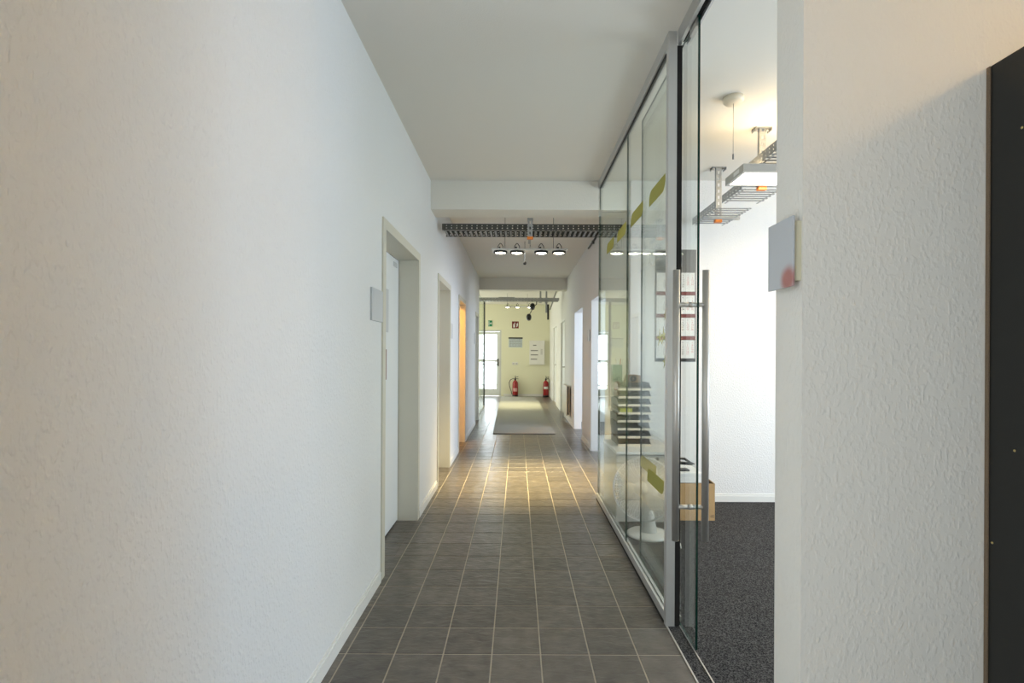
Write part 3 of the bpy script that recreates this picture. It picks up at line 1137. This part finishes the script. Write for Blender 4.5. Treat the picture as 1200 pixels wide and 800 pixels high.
# wall calendar
cal = thing('wall_calendar', 'tall four month wall calendar with a grey picture on the white office wall', 'calendar', (1.37, BY, 1.22))
kx0, kx1 = 1.200, 1.556
cyb = BY - 0.0005
MB().box(kx0, kx1, BY - 0.004, cyb, 1.222, 2.20).obj('backing_board', GREYPR, cal)
MB().box(kx0, kx1, BY - 0.0055, BY - 0.0042, 2.005, 2.20).obj('picture', photo_print_material('landscape_print'), cal)
MB().box(1.43, kx1, BY - 0.0062, BY - 0.0057, 2.005, 2.20).obj('picture_panel', mat('grey_gradient_print', (0.16, 0.155, 0.15), 0.5), cal, label='plain dark grey right half of the picture')
zs = [(1.835, 1.998), (1.640, 1.800), (1.447, 1.605), (1.253, 1.410)]
starts = [2, 5, 0, 3]
lens = [31, 30, 31, 31]
for k, (za, zb) in enumerate(zs):
    pg = MB().box(kx0 + 0.012, kx1 - 0.012, BY - 0.0058, BY - 0.0042, za, zb).obj('month_sheet', PAPER, cal)
    m = MB()
    cw = (kx1 - kx0 - 0.03) / 8
    rows = [[None] * 7 for _ in range(6)]
    for d in range(lens[k]):
        p = starts[k] + d
        rows[p // 7][p % 7] = d + 1
    hdr = ['MO', 'DI', 'MI', 'DO', 'FR', 'SA', 'SO']
    for c in range(7):
        xx = kx0 + 0.022 + cw * (c + 1.4)
        text_into(m, hdr[c], 0.012, xx, zb - 0.024, BY - 0.0061, 1 if c == 6 else 0)
        body = '\n'.join(str(rows[r][c] or ' ') for r in range(6))
        text_into(m, body, 0.021, xx, zb - 0.050, BY - 0.0061, 1 if c >= 5 else 0, spacing=0.92)
    m.obj('dates', [INK, REDINK], pg)['kind'] = 'stuff'
    zl = zs[k + 1][1] if k < 3 else 1.222
    if k < 3:
        MB().box(kx0 + 0.004, kx1 - 0.004, BY - 0.0064, BY - 0.0042, zl + 0.003, za - 0.003).obj('band', MAROON, cal, label='maroon band between months')
MB().box(kx0 + 0.002, kx1 - 0.002, BY - 0.0064, BY - 0.0042, 1.225, 1.249).obj('foot_band', INK, cal, label='black band at the foot')

# ------------------------------------------------------------------ office ceiling things
pd = thing('pendant_light', 'flat rectangular pendant light glowing below, hanging in the office', 'lamp', (2.2, 3.23, 2.41))
py0, py1, px0, px1, pz0, pz1 = 3.10, 3.37, 1.385, 2.95, 2.412, 2.462
m = MB()
m.box(px0, px1, py0, py0 + 0.02, pz0, pz1)
m.box(px0, px1, py1 - 0.02, py1, pz0, pz1)
m.box(px0, px0 + 0.02, py0 + 0.02, py1 - 0.02, pz0, pz1)
m.box(px1 - 0.02, px1, py0 + 0.02, py1 - 0.02, pz0, pz1)
m.box(px0 + 0.02, px1 - 0.02, py0 + 0.02, py1 - 0.02, pz1 - 0.012, pz1 - 0.006)
m.obj('housing', PENDBODY, pd)
MB().box(px0 + 0.02, px1 - 0.02, py0 + 0.02, py1 - 0.02, pz0 + 0.002, pz0 + 0.008).obj('diffuser', PENDGLOW, pd, label='glowing white diffuser')
MB().box(px0 - 0.001, px0, 3.16, 3.24, pz0 + 0.014, pz0 + 0.038).obj('end_label', SIGNWHITE, pd)
for x in (1.75, 2.7):
    MB().tube([(x, 3.235, pz1 - 0.006), (x, 3.235, H)], 0.0012, 6).obj('suspension_wire', STEEL, pd)
for nm, z, rot, pw in (('pendant_uplight', pz1 + 0.02, (R(180), 0, 0), 8), ('pendant_downlight', pz0 - 0.01, (0, 0, 0), 7)):
    dl = bpy.data.lights.new(nm, 'AREA')
    dl.shape = 'RECTANGLE'
    dl.size, dl.size_y = 1.4, 0.22
    dl.energy = pw
    dl.color = (1.0, 0.74, 0.40)
    o = link(nm, dl, pd)
    o.location = ((px0 + px1) / 2, (py0 + py1) / 2, z)
    o.rotation_euler = rot

g = thing('ceiling_rose', 'round cream ceiling fitting with a thin hanging cord in the office', 'fitting', (1.27, 2.98, H))
MB().lathe([(0, 0), (0.058, 0), (0.058, -0.022), (0.050, -0.032), (0, -0.036)], 28, M=Matrix.Translation((1.27, 2.98, H))).obj('canopy', CREAMP, g)
MB().tube([(1.27, 2.98, H - 0.03), (1.27, 2.98, 2.47)], 0.0013, 6).obj('cord', GREYPR, g)
MB().tube([(1.27, 2.98, 2.47), (1.27, 2.98, 2.44)], 0.005, 8).obj('cord_pull', GREYPR, g)


def cable_tray(label, axis, a0, a1, c0, c1, zb, hgt, metal, pitch=0.048, both=True):
    """perforated tray: axis 'y' runs along Y between a0,a1 with X from c0 to c1; 'x' the other way"""
    def BX(m, u0, u1, v0, v1, z0, z1):
        if axis == 'y':
            m.box(v0, v1, u0, u1, z0, z1)
        else:
            m.box(u0, u1, v0, v1, z0, z1)
    loc = ((c0 + c1) / 2, a0, zb) if axis == 'y' else (a0, (c0 + c1) / 2, zb)
    g = thing('cable_tray', label, 'cable tray', loc)
    th = 0.0015
    n = int((a1 - a0) / pitch)
    for v in ((c0, c1 - th) if both else (c0,)):
        m = MB()
        for z0, z1 in ((0, 0.014), (0.024, 0.038), (0.046, hgt)):
            BX(m, a0, a1, v, v + th, zb + z0, zb + z1)
        for k in range(n + 1):
            u = a0 + k * pitch
            BX(m, u, min(u + pitch * 0.76, a1), v, v + th, zb + 0.014, zb + 0.024)
            BX(m, u, min(u + pitch * 0.80, a1), v, v + th, zb + 0.038, zb + 0.046)
        m.obj('side_rail', metal, g)
    rm = MB()
    BX(rm, 0, pitch * 0.42, c0 + th, c1 - th, 0.0, 0.002)
    rme = rm.mesh('rung', RUNG)
    for k in range(n):
        o = bpy.data.objects.new('rung', rme)
        COL.objects.link(o)
        o.parent = g
        u = a0 + (k + 0.3) * pitch
        o.location = Vector((0, u, zb) if axis == 'y' else (u, 0, zb)) - Vector(loc)
    for f in (0.08, 0.92):
        v = c0 + (c1 - c0) * f
        m = MB()
        BX(m, a0, a1, v - 0.006, v + 0.006, zb - 0.002, zb)
        m.obj('stringer', metal, g)
    return g


def hanger(label, x, y, ztop, zbot, arm, metal=GALV, pw=0.055):
    g = thing('tray_hanger', label, 'bracket', (x, y, zbot))
    w = 0.022
    m = MB()
    for s in (-1, 1):
        m.box(x + s * w - 0.001, x + s * w + 0.001, y - 0.012, y + 0.012, zbot, ztop)
    nn = int((ztop - zbot) / 0.05)
    m.box(x - w, x - 0.007, y - 0.013, y - 0.011, zbot, ztop)
    m.box(x + 0.007, x + w, y - 0.013, y - 0.011, zbot, ztop)
    for k in range(nn + 1):
        za = zbot + k * 0.05
        m.box(x - 0.007, x + 0.007, y - 0.013, y - 0.011, za, min(za + 0.024, ztop))
    m.obj('slotted_channel', metal, g)
    m = MB()
    m.box(x - pw, x + pw, y - 0.03, y + 0.03, ztop - 0.006, ztop)
    m.box(x - pw, x - pw + 0.005, y - 0.03, y + 0.03, ztop - 0.022, ztop)
    m.box(x + pw - 0.005, x + pw, y - 0.03, y + 0.03, ztop - 0.022, ztop)
    m.obj('head_plate', metal, g)
    for s in (-1, 1) if pw > 0.03 else ():
        MB().lathe([(0, 0), (0.010, 0), (0.010, 0.012), (0, 0.012)], 6, M=Matrix.Translation((x + s * 0.036, y, ztop - 0.018))).obj('bolt', STEEL, g)
    MB().box(x - 0.028, x + 0.028, y - 0.018, y + 0.018, zbot - 0.016, zbot + 0.008).obj('end_cap', ORANGE, g, 0.002, 'orange plastic end cap')
    x0, x1, y0, y1 = arm
    MB().box(x0, x1, y0, y1, zbot + 0.010, zbot + 0.034).obj('support_arm', metal, g)
    return g


cable_tray('steel cable tray running above the office pendant light', 'y', 2.60, 3.34, 1.508, 1.79, 2.482, 0.058, GALV, 0.048, False)
cable_tray('short steel cable tray just behind the office pendant light', 'y', 3.40, 3.73, 1.508, 1.79, 2.405, 0.058, GALV, 0.048, False)
cable_tray('perforated steel cable tray over the office, farther piece by the back wall', 'y', 3.84, 4.36, 1.508, 1.79, 2.405, 0.058, GALV, 0.048, False)
hanger('slotted steel hanger with orange cap nearer the pendant light', 1.635, 3.385, H, 2.405, (1.50, 1.80, 3.375, 3.40))
hanger('slotted steel hanger with orange cap near the office back wall', 1.627, 4.10, H, 2.375, (1.50, 1.80, 4.085, 4.115))
# corridor trays
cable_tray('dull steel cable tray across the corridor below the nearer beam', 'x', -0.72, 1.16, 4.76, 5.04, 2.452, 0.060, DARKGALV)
hanger('slotted hanger with orange cap holding the nearer corridor cable tray', 0.112, 4.725, 2.552, 2.375, (0.10, 0.125, 4.73, 5.04), GALV, 0.026)
cable_tray('steel cable tray across the corridor in the far hall', 'x', -1.6, 0.90, 10.95, 11.23, 2.452, 0.060, GALV, 0.07)
MB().box(-0.42, -0.07, 11.0, 11.2, 2.462, 2.53).obj('conduit_box', GALV)
tag(bpy.data.objects['conduit_box'], 'grey steel box lying in the cable tray of the far hall', 'box')
for i, (x, lab) in enumerate(((0.50, 'thin steel hanger rod left of its twin at the far hall tray'), (0.63, 'thin steel hanger rod right of its twin at the far hall tray'))):
    g = thing('hanger_rod', lab, 'bracket', (x, 11.1, 2.45))
    MB().box(x - 0.018, x + 0.018, 11.08, 11.12, 2.20 if i else 2.43, H).obj('rod', GALV, g)
    MB().box(x - 0.03, x + 0.03, 10.93, 11.25, 2.425, 2.445).obj('foot', GALV, g)
g = thing('diagonal_brace', 'slanted steel brace beside the hanger rods at the far hall tray', 'bracket', (0.8, 11.1, 2.3))
MB().tube([(0.72, 11.28, 2.28), (0.90, 11.28, H)], 0.014, 8).obj('strut', GALV, g)
MB().box(0.66, 0.70, 11.26, 11.30, 2.06, 2.40).obj('drop_channel', DARKGALV, g)
g = thing('wall_pipe', 'short dark pipe stub high on the right corridor wall behind the tray', 'pipe', (RX, 6.4, 2.74))
MB().tube([(RX - 0.02, 6.2, 2.735), (RX - 0.02, 6.9, 2.735)], 0.012, 8).obj('pipe', DARKGALV, g)
MB().box(RX - 0.03, RX, 6.5, 6.53, 2.715, 2.755).obj('pipe_clip', DARKGALV, g)


# ------------------------------------------------------------------ spotlight bars
def spot_bar(label, cx, y, z, xs, power, color, stem=True):
    g = thing('spotlight_bar', label, 'lamp', (cx, y, z))
    xa, xb = min(xs) - 0.085, max(xs) + 0.085
    MB().box(xa, xb, y - 0.07, y + 0.07, z + 0.008, z + 0.026).obj('bar', WPLAST, g, 0.003)
    for i, x in enumerate(xs):
        M0 = Matrix.Translation((x, y, z))
        hd = MB().lathe([(0.070, 0.009), (0.072, -0.006), (0.070, -0.012), (0.056, -0.013), (0.054, -0.004)], 24, M=M0).obj('lamp_head', BLACKP if i % 2 == 0 else DARKGALV, g)
        MB().lathe([(0.054, -0.008), (0.040, -0.014), (0, -0.017)], 20, M=M0).obj('lens', LAMPGLOW, hd)
        m = MB()
        for dx in (-0.028, 0.028):
            m.tube([(x + dx, y, z + 0.014), (x + dx * 0.9, y, z + 0.06), (x + dx * 0.3, y, z + 0.085), (x, y, z + 0.09)], 0.004, 6)
        m.tube([(x - 0.01, y, z + 0.024), (x - 0.01, y, z + 0.055)], 0.010, 8)
        m.obj('cable_loop', BLACKP, hd)
        sl = bpy.data.lights.new('halogen_spot', 'SPOT')
        sl.energy = power
        sl.color = color
        sl.spot_size = R(62)
        sl.spot_blend = 1.0
        sl.shadow_soft_size = 0.05
        o = link('halogen_spot', sl, g)
        o.location = (x, y, z - 0.03)
    for x in (cx - 0.24, cx + 0.26):
        MB().tube([(x, y, z + 0.016), (x, y, H)], 0.0025, 6).obj('suspension_wire', DARKGALV, g)
    if stem:
        m = MB()
        m.tube([(cx - 0.035, y, z + 0.11), (cx - 0.035, y, z - 0.10)], 0.006, 8)
        m.tube([(cx + 0.02, y, z + 0.11), (cx + 0.02, y, z + 0.016)], 0.006, 8)
        m.obj('stem', CHROME, g)
        MB().lathe([(0, -0.018), (0.014, -0.012), (0.018, 0), (0.014, 0.012), (0, 0.018)], 12, M=Matrix.Translation((cx - 0.035, y, z - 0.115))).obj('knob', BLACKP, g)
    return g


WARM = (1.0, 0.78, 0.38)
spot_bar('bar of four lit halogen spotlights hanging behind the nearer cable tray', 0.105, 5.2, 2.335, [-0.182, -0.011, 0.239, 0.422], 125, WARM)
spot_bar('bar of three lit halogen spotlights hanging in the far hall', -0.02, 12.6, 2.46, [-0.25, -0.01, 0.29], 62, (1.0, 0.92, 0.55), False)
g = thing('black_spotlight', 'pair of black spotlights on one bent arm under the far hall cable tray', 'lamp', (0.42, 11.2, 2.45))
for x, y, z in ((0.33, 11.30, 2.36), (0.25, 11.30, 2.12)):
    MB().lathe([(0, -0.07), (0.055, -0.07), (0.06, 0.0), (0.045, 0.06), (0, 0.07)], 16, M=Matrix.Translation((x, y, z)) @ Matrix.Rotation(R(60), 4, 'X')).obj('lamp_head', BLACKP, g)
MB().tube([(0.25, 11.30, 2.15), (0.30, 11.30, 2.24), (0.35, 11.30, 2.36), (0.42, 11.28, 2.40), (0.42, 11.20, 2.45)], 0.010, 6).obj('arm', BLACKP, g)

# ------------------------------------------------------------------ far hall
hg = thing('hall_glazing', 'frameless glass screen along the left side of the far hall', 'partition', (LX - 0.05, 11.2, 0))
glass_pane('glass_pane', LX - 0.055, LX - 0.045, 10.06, 12.35, 0.02, 2.55, hg)
MB().box(LX - 0.065, LX - 0.035, 10.06, 12.35, 0.0, 0.02).obj('floor_rail', ALUMATT, hg)
MB().box(LX - 0.07, LX - 0.03, 12.345, 12.37, 0.0, 2.57).obj('end_profile', mat('dark_profile', (0.05, 0.06, 0.06), 0.4), hg)

ed = empty_structure('door_9', (-0.97, FY, 0))
m = MB()
a, b = -1.44, -0.50
m.box(a, a + 0.05, FY, FY + 0.07, 0, 2.02)
m.box(b - 0.05, b, FY, FY + 0.07, 0, 2.02)
m.box(a + 0.05, b - 0.05, FY, FY + 0.07, 1.97, 2.02)
m.obj('door_frame', mat('grey_white_frame', (0.62, 0.64, 0.62), 0.4), ed)
m = MB()
a, b = -1.388, -0.552
m.box(a, a + 0.09, FY + 0.01, FY + 0.06, 0.01, 1.965)
m.box(b - 0.09, b, FY + 0.01, FY + 0.06, 0.01, 1.965)
m.box(a + 0.09, b - 0.09, FY + 0.01, FY + 0.06, 1.88, 1.965)
m.box(a + 0.09, b - 0.09, FY + 0.01, FY + 0.06, 1.04, 1.12)
m.box(a + 0.09, b - 0.09, FY + 0.01, FY + 0.06, 0.01, 0.22)
m.obj('door_leaf', mat('white_door_profile', (0.74, 0.77, 0.78), 0.4), ed)
glass_pane('glass_pane', a + 0.09, b - 0.09, FY + 0.03, FY + 0.036, 1.12, 1.88, ed)
glass_pane('glass_pane', a + 0.09, b - 0.09, FY + 0.03, FY + 0.036, 0.22, 1.04, ed)
MB().tube([(a + 0.04, FY - 0.05, 1.06), (b - 0.04, FY - 0.05, 1.06)], 0.018, 8).obj('push_bar', STEEL, ed)
m = MB()
m.box(b - 0.065, b - 0.02, FY - 0.004, FY + 0.011, 0.92, 1.14)
m.tube([(b - 0.04, FY, 1.06), (b - 0.04, FY - 0.05, 1.06), (b - 0.14, FY - 0.05, 1.06)], 0.012, 8)
m.obj('door_handle', DARKGALV, ed)
# outside: landing with a railing
structure(MB().box(-4.6, 2.0, FY + 0.15, FY + 6, -0.12, -0.02).obj('outdoor_floor', CONCRETE))
rl = thing('outdoor_railing', 'thin metal railing outside the glazed exit door', 'railing', (-1.0, FY + 1.6, 0))
for z in (0.25, 0.95):
    MB().tube([(-2.6, FY + 1.6, z), (0.6, FY + 1.6, z)], 0.018, 8).obj('rail', GALV, rl)
for x in (-2.4, -1.6, -0.8, 0.0):
    MB().tube([(x, FY + 1.6, -0.02), (x, FY + 1.6, 0.95)], 0.018, 8).obj('post', GALV, rl)

# green exit sign over the exit door
g = thing('exit_sign', 'small green exit sign above the glazed exit door', 'sign', (-0.82, FY, 2.15))
MB().box(-0.90, -0.78, FY - 0.012, FY, 2.13, 2.31).obj('panel', GREEN, g)
m = MB()
m.box(-0.888, -0.868, FY - 0.0135, FY - 0.012, 2.15, 2.29)
m.prism([(-0.858, 2.21), (-0.825, 2.21), (-0.825, 2.175), (-0.792, 2.22), (-0.825, 2.265), (-0.825, 2.23), (-0.858, 2.23)], 'y', FY - 0.0135, FY - 0.012)
m.obj('pictogram', SIGNWHITE, g)

# fire extinguisher sign
g = thing('fire_sign', 'square red fire extinguisher sign on the far cream wall', 'sign', (-0.07, FY, 2.07))
s0, s1, sz0, sz1 = -0.175, 0.030, 2.075, 2.285
MB().box(s0, s1, FY - 0.006, FY, sz0, sz1).obj('panel', mat('fire_red', (0.17, 0.014, 0.010), 0.5), g)
m = MB()
m.prism([(-0.135, 2.10), (-0.085, 2.10), (-0.085, 2.19), (-0.10, 2.21), (-0.12, 2.21), (-0.135, 2.19)], 'y', FY - 0.008, FY - 0.006)
m.box(-0.118, -0.102, FY - 0.008, FY - 0.006, 2.21, 2.235)
m.tube([(-0.11, FY - 0.007, 2.235), (-0.075, FY - 0.007, 2.25), (-0.06, FY - 0.007, 2.20)], 0.005, 4)
m.prism([(-0.035, 2.105), (-0.005, 2.135), (0.012, 2.185), (0.0, 2.235), (-0.012, 2.26), (-0.02, 2.215), (-0.04, 2.19), (-0.03, 2.15), (-0.045, 2.13)], 'y', FY - 0.008, FY - 0.006)
m.obj('pictogram', SIGNWHITE, g)

# escape plan
g = thing('notice_board', 'grey printed notice with a dark top rail below the red fire sign', 'notice', (-0.06, FY, 1.47))
MB().box(-0.27, 0.145, FY - 0.006, FY, 1.49, 1.775).obj('sheet', mat('pale_print', (0.55, 0.62, 0.66), 0.4), g)
MB().box(-0.28, 0.155, FY - 0.012, FY, 1.755, 1.795).obj('top_rail', BLACKP, g)
m = MB()
random.seed(3)
for r in range(6):
    x = -0.25
    z = 1.735 - r * 0.04
    while x < 0.12:
        w = random.uniform(0.02, 0.07)
        m.box(x, min(x + w, 0.125), FY - 0.0075, FY - 0.006, z - 0.012, z)
        x += w + random.uniform(0.012, 0.03)
m.obj('print', GREYPR, g)

# sockets
for x, lab in ((-0.125, 'left white wall socket of the pair on the far wall'), (-0.03, 'right white wall socket of the pair on the far wall')):
    g = thing('wall_socket', lab, 'socket', (x, FY, 0.99))
    MB().box(x - 0.041, x + 0.041, FY - 0.010, FY, 0.955, 1.037).obj('cover', WPLAST, g, 0.003)
    MB().lathe([(0.020, 0), (0.022, 0.003), (0.016, 0.003), (0.016, 0.0)], 14, M=Matrix.Translation((x, FY - 0.010, 0.996)) @ Matrix.Rotation(R(90), 4, 'X')).obj('insert', GREYPR, g)

# electrical panel
g = thing('fuse_panel', 'cream electrical distribution box on the far wall right of the notice', 'panel', (0.58, FY, 0.96))
ez0, ez1 = 0.965, 1.70
MB().box(0.36, 0.82, FY - 0.10, FY, ez0, ez1).obj('housing', WPLAST, g)
dl = MB().box(0.37, 0.665, FY - 0.112, FY - 0.10, ez0 + 0.02, ez1 - 0.02).obj('door', WPLAST, g, 0.002)
for z, x0, x1 in ((1.555, 0.47, 0.57), (1.395, 0.40, 0.62), (1.265, 0.40, 0.62), (1.135, 0.40, 0.595)):
    MB().box(x0, x1, FY - 0.1145, FY - 0.112, z - 0.014, z + 0.014).obj('breaker_row', GREYPR, dl, label='dark breaker row')
MB().box(0.675, 0.81, FY - 0.108, FY - 0.10, ez0 + 0.02, ez1 - 0.02).obj('side_cover', WPLAST, g, 0.002)
m = MB()
for r in range(7):
    m.box(0.70, 0.76, FY - 0.1090, FY - 0.108, 1.28 + r * 0.025, 1.288 + r * 0.025)
m.obj('print', GREYPR, g)


# extinguishers
def extinguisher(label, x, y, hose_side, white_label_z):
    g = thing('fire_extinguisher', label, 'extinguisher', (x, y, 0))
    T = Matrix.Translation((x, y, 0))
    MB().lathe([(0, 0), (0.088, 0), (0.088, 0.05), (0.084, 0.055)], 24, M=T).obj('foot_ring', BLACKP, g)
    MB().lathe([(0.080, 0.03), (0.085, 0.05), (0.085, 0.40), (0.075, 0.44), (0.045, 0.475), (0.024, 0.485), (0.024, 0.50), (0, 0.50)], 24, M=T).obj('cylinder', RED, g)
    m = MB()
    m.lathe([(0.0, 0.50), (0.028, 0.50), (0.028, 0.535), (0.02, 0.56), (0, 0.56)], 12, M=T)
    m.tube([(x, y, 0.55), (x + 0.02, y - 0.01, 0.585), (x + 0.09, y - 0.02, 0.60)], 0.009, 6)
    m.tube([(x, y, 0.545), (x + 0.03, y - 0.01, 0.545), (x + 0.095, y - 0.02, 0.535)], 0.008, 6)
    m.tube([(x, y, 0.57), (x + 0.005, y, 0.63)], 0.010, 6)
    m.obj('valve', BLACKP, g)
    if hose_side:
        s = hose_side
        MB().tube([(x, y, 0.53), (x + s * 0.07, y - 0.01, 0.545), (x + s * 0.15, y - 0.01, 0.50), (x + s * 0.185, y - 0.01, 0.42), (x + s * 0.17, y - 0.01, 0.30), (x + s * 0.12, y - 0.01, 0.16), (x + s * 0.10, y - 0.01, 0.07)], [0.010] * 6 + [0.016], 8).obj('hose', BLACKP, g)
    else:
        MB().tube([(x + 0.02, y, 0.53), (x + 0.075, y - 0.02, 0.57), (x + 0.098, y - 0.03, 0.50), (x + 0.10, y - 0.03, 0.20)], 0.009, 8).obj('hose', BLACKP, g)
    m = MB()
    n = 8
    for k in range(n):
        a0, a1 = R(-135 + 90 * k / n), R(-135 + 90 * (k + 1) / n)
        p = [(x + 0.0865 * math.cos(t), y + 0.0865 * math.sin(t)) for t in (a0, a1)]
        z0, z1 = white_label_z
        m._faces([Vector((p[0][0], p[0][1], z0)), Vector((p[1][0], p[1][1], z0)), Vector((p[1][0], p[1][1], z1)), Vector((p[0][0], p[0][1], z1))], ((0, 1, 2, 3),), 0)
    m.obj('paper_label', mat('label_%s' % ('pink' if hose_side else 'white'), (0.62, 0.34, 0.32) if hose_side else (0.8, 0.78, 0.74), 0.5), g)


extinguisher('red fire extinguisher with a wide black hose loop by the notice wall', -0.065, FY - 0.14, -1, (0.16, 0.26))
extinguisher('red fire extinguisher in the right corner of the far wall', 0.86, FY - 0.20, 0, (0.24, 0.31))

# radiator
g = thing('radiator', 'cream panel radiator on the right wall of the far corridor', 'radiator', (RX - 0.05, 9.7, 0.15))
ry0, ry1, rz0, rz1 = 9.22, 10.15, 0.155, 0.70
MB().box(RX - 0.085, RX - 0.070, ry0, ry1, rz0, rz1).obj('front_panel', RADWHITE, g, 0.004)
MB().box(RX - 0.040, RX - 0.028, ry0, ry1, rz0, rz1).obj('back_panel', RADWHITE, g, 0.004)
m = MB()
for k in range(24):
    y = ry0 + 0.02 + k * (ry1 - ry0 - 0.04) / 23
    m.box(RX - 0.070, RX - 0.040, y - 0.002, y + 0.002, rz0 + 0.02, rz1 - 0.02)
m.obj('fins', DARKGALV, g)
m = MB()
for y in (ry0 + 0.15, ry1 - 0.15):
    m.box(RX - 0.028, RX - 0.001, y - 0.015, y + 0.015, rz0 + 0.05, rz1 - 0.05)
m.obj('wall_bracket', DARKGALV, g)
m = MB()
m.tube([(RX - 0.055, ry1 - 0.02, rz0 + 0.03), (RX - 0.055, ry1 + 0.05, rz0 + 0.03), (RX - 0.055, ry1 + 0.05, 0.0)], 0.010, 8)
m.tube([(RX - 0.055, ry1, rz1 - 0.05), (RX - 0.055, ry1 + 0.10, rz1 - 0.05)], [0.018, 0.024], 10)
m.obj('valve', WPLAST, g)

# runner rug
rg = thing('runner_rug', 'long grey beige runner rug lying down the middle of the far corridor', 'rug', (0.1, 11.5, 0))
L = [(-0.39, 8.08), (-0.43, 10.5), (-0.475, 13.6), (-0.50, FY - 0.26)]
Rr = [(0.61, 8.08), (0.605, 10.5), (0.58, 13.6), (0.48, FY - 0.26)]
MB().prism(L + Rr[::-1], 'z', 0.0006, 0.008).obj('rubber_backing', RUGEDGE, rg)
e = 0.02
e = 0.002
MB().prism([(x + e, y + (e if i == 0 else -e if i == 3 else 0)) for i, (x, y) in enumerate(L)] + [(x - e, y + (e if i == 0 else -e if i == 3 else 0)) for i, (x, y) in enumerate(Rr)][::-1], 'z', 0.008, 0.011).obj('pile', RUG, rg)
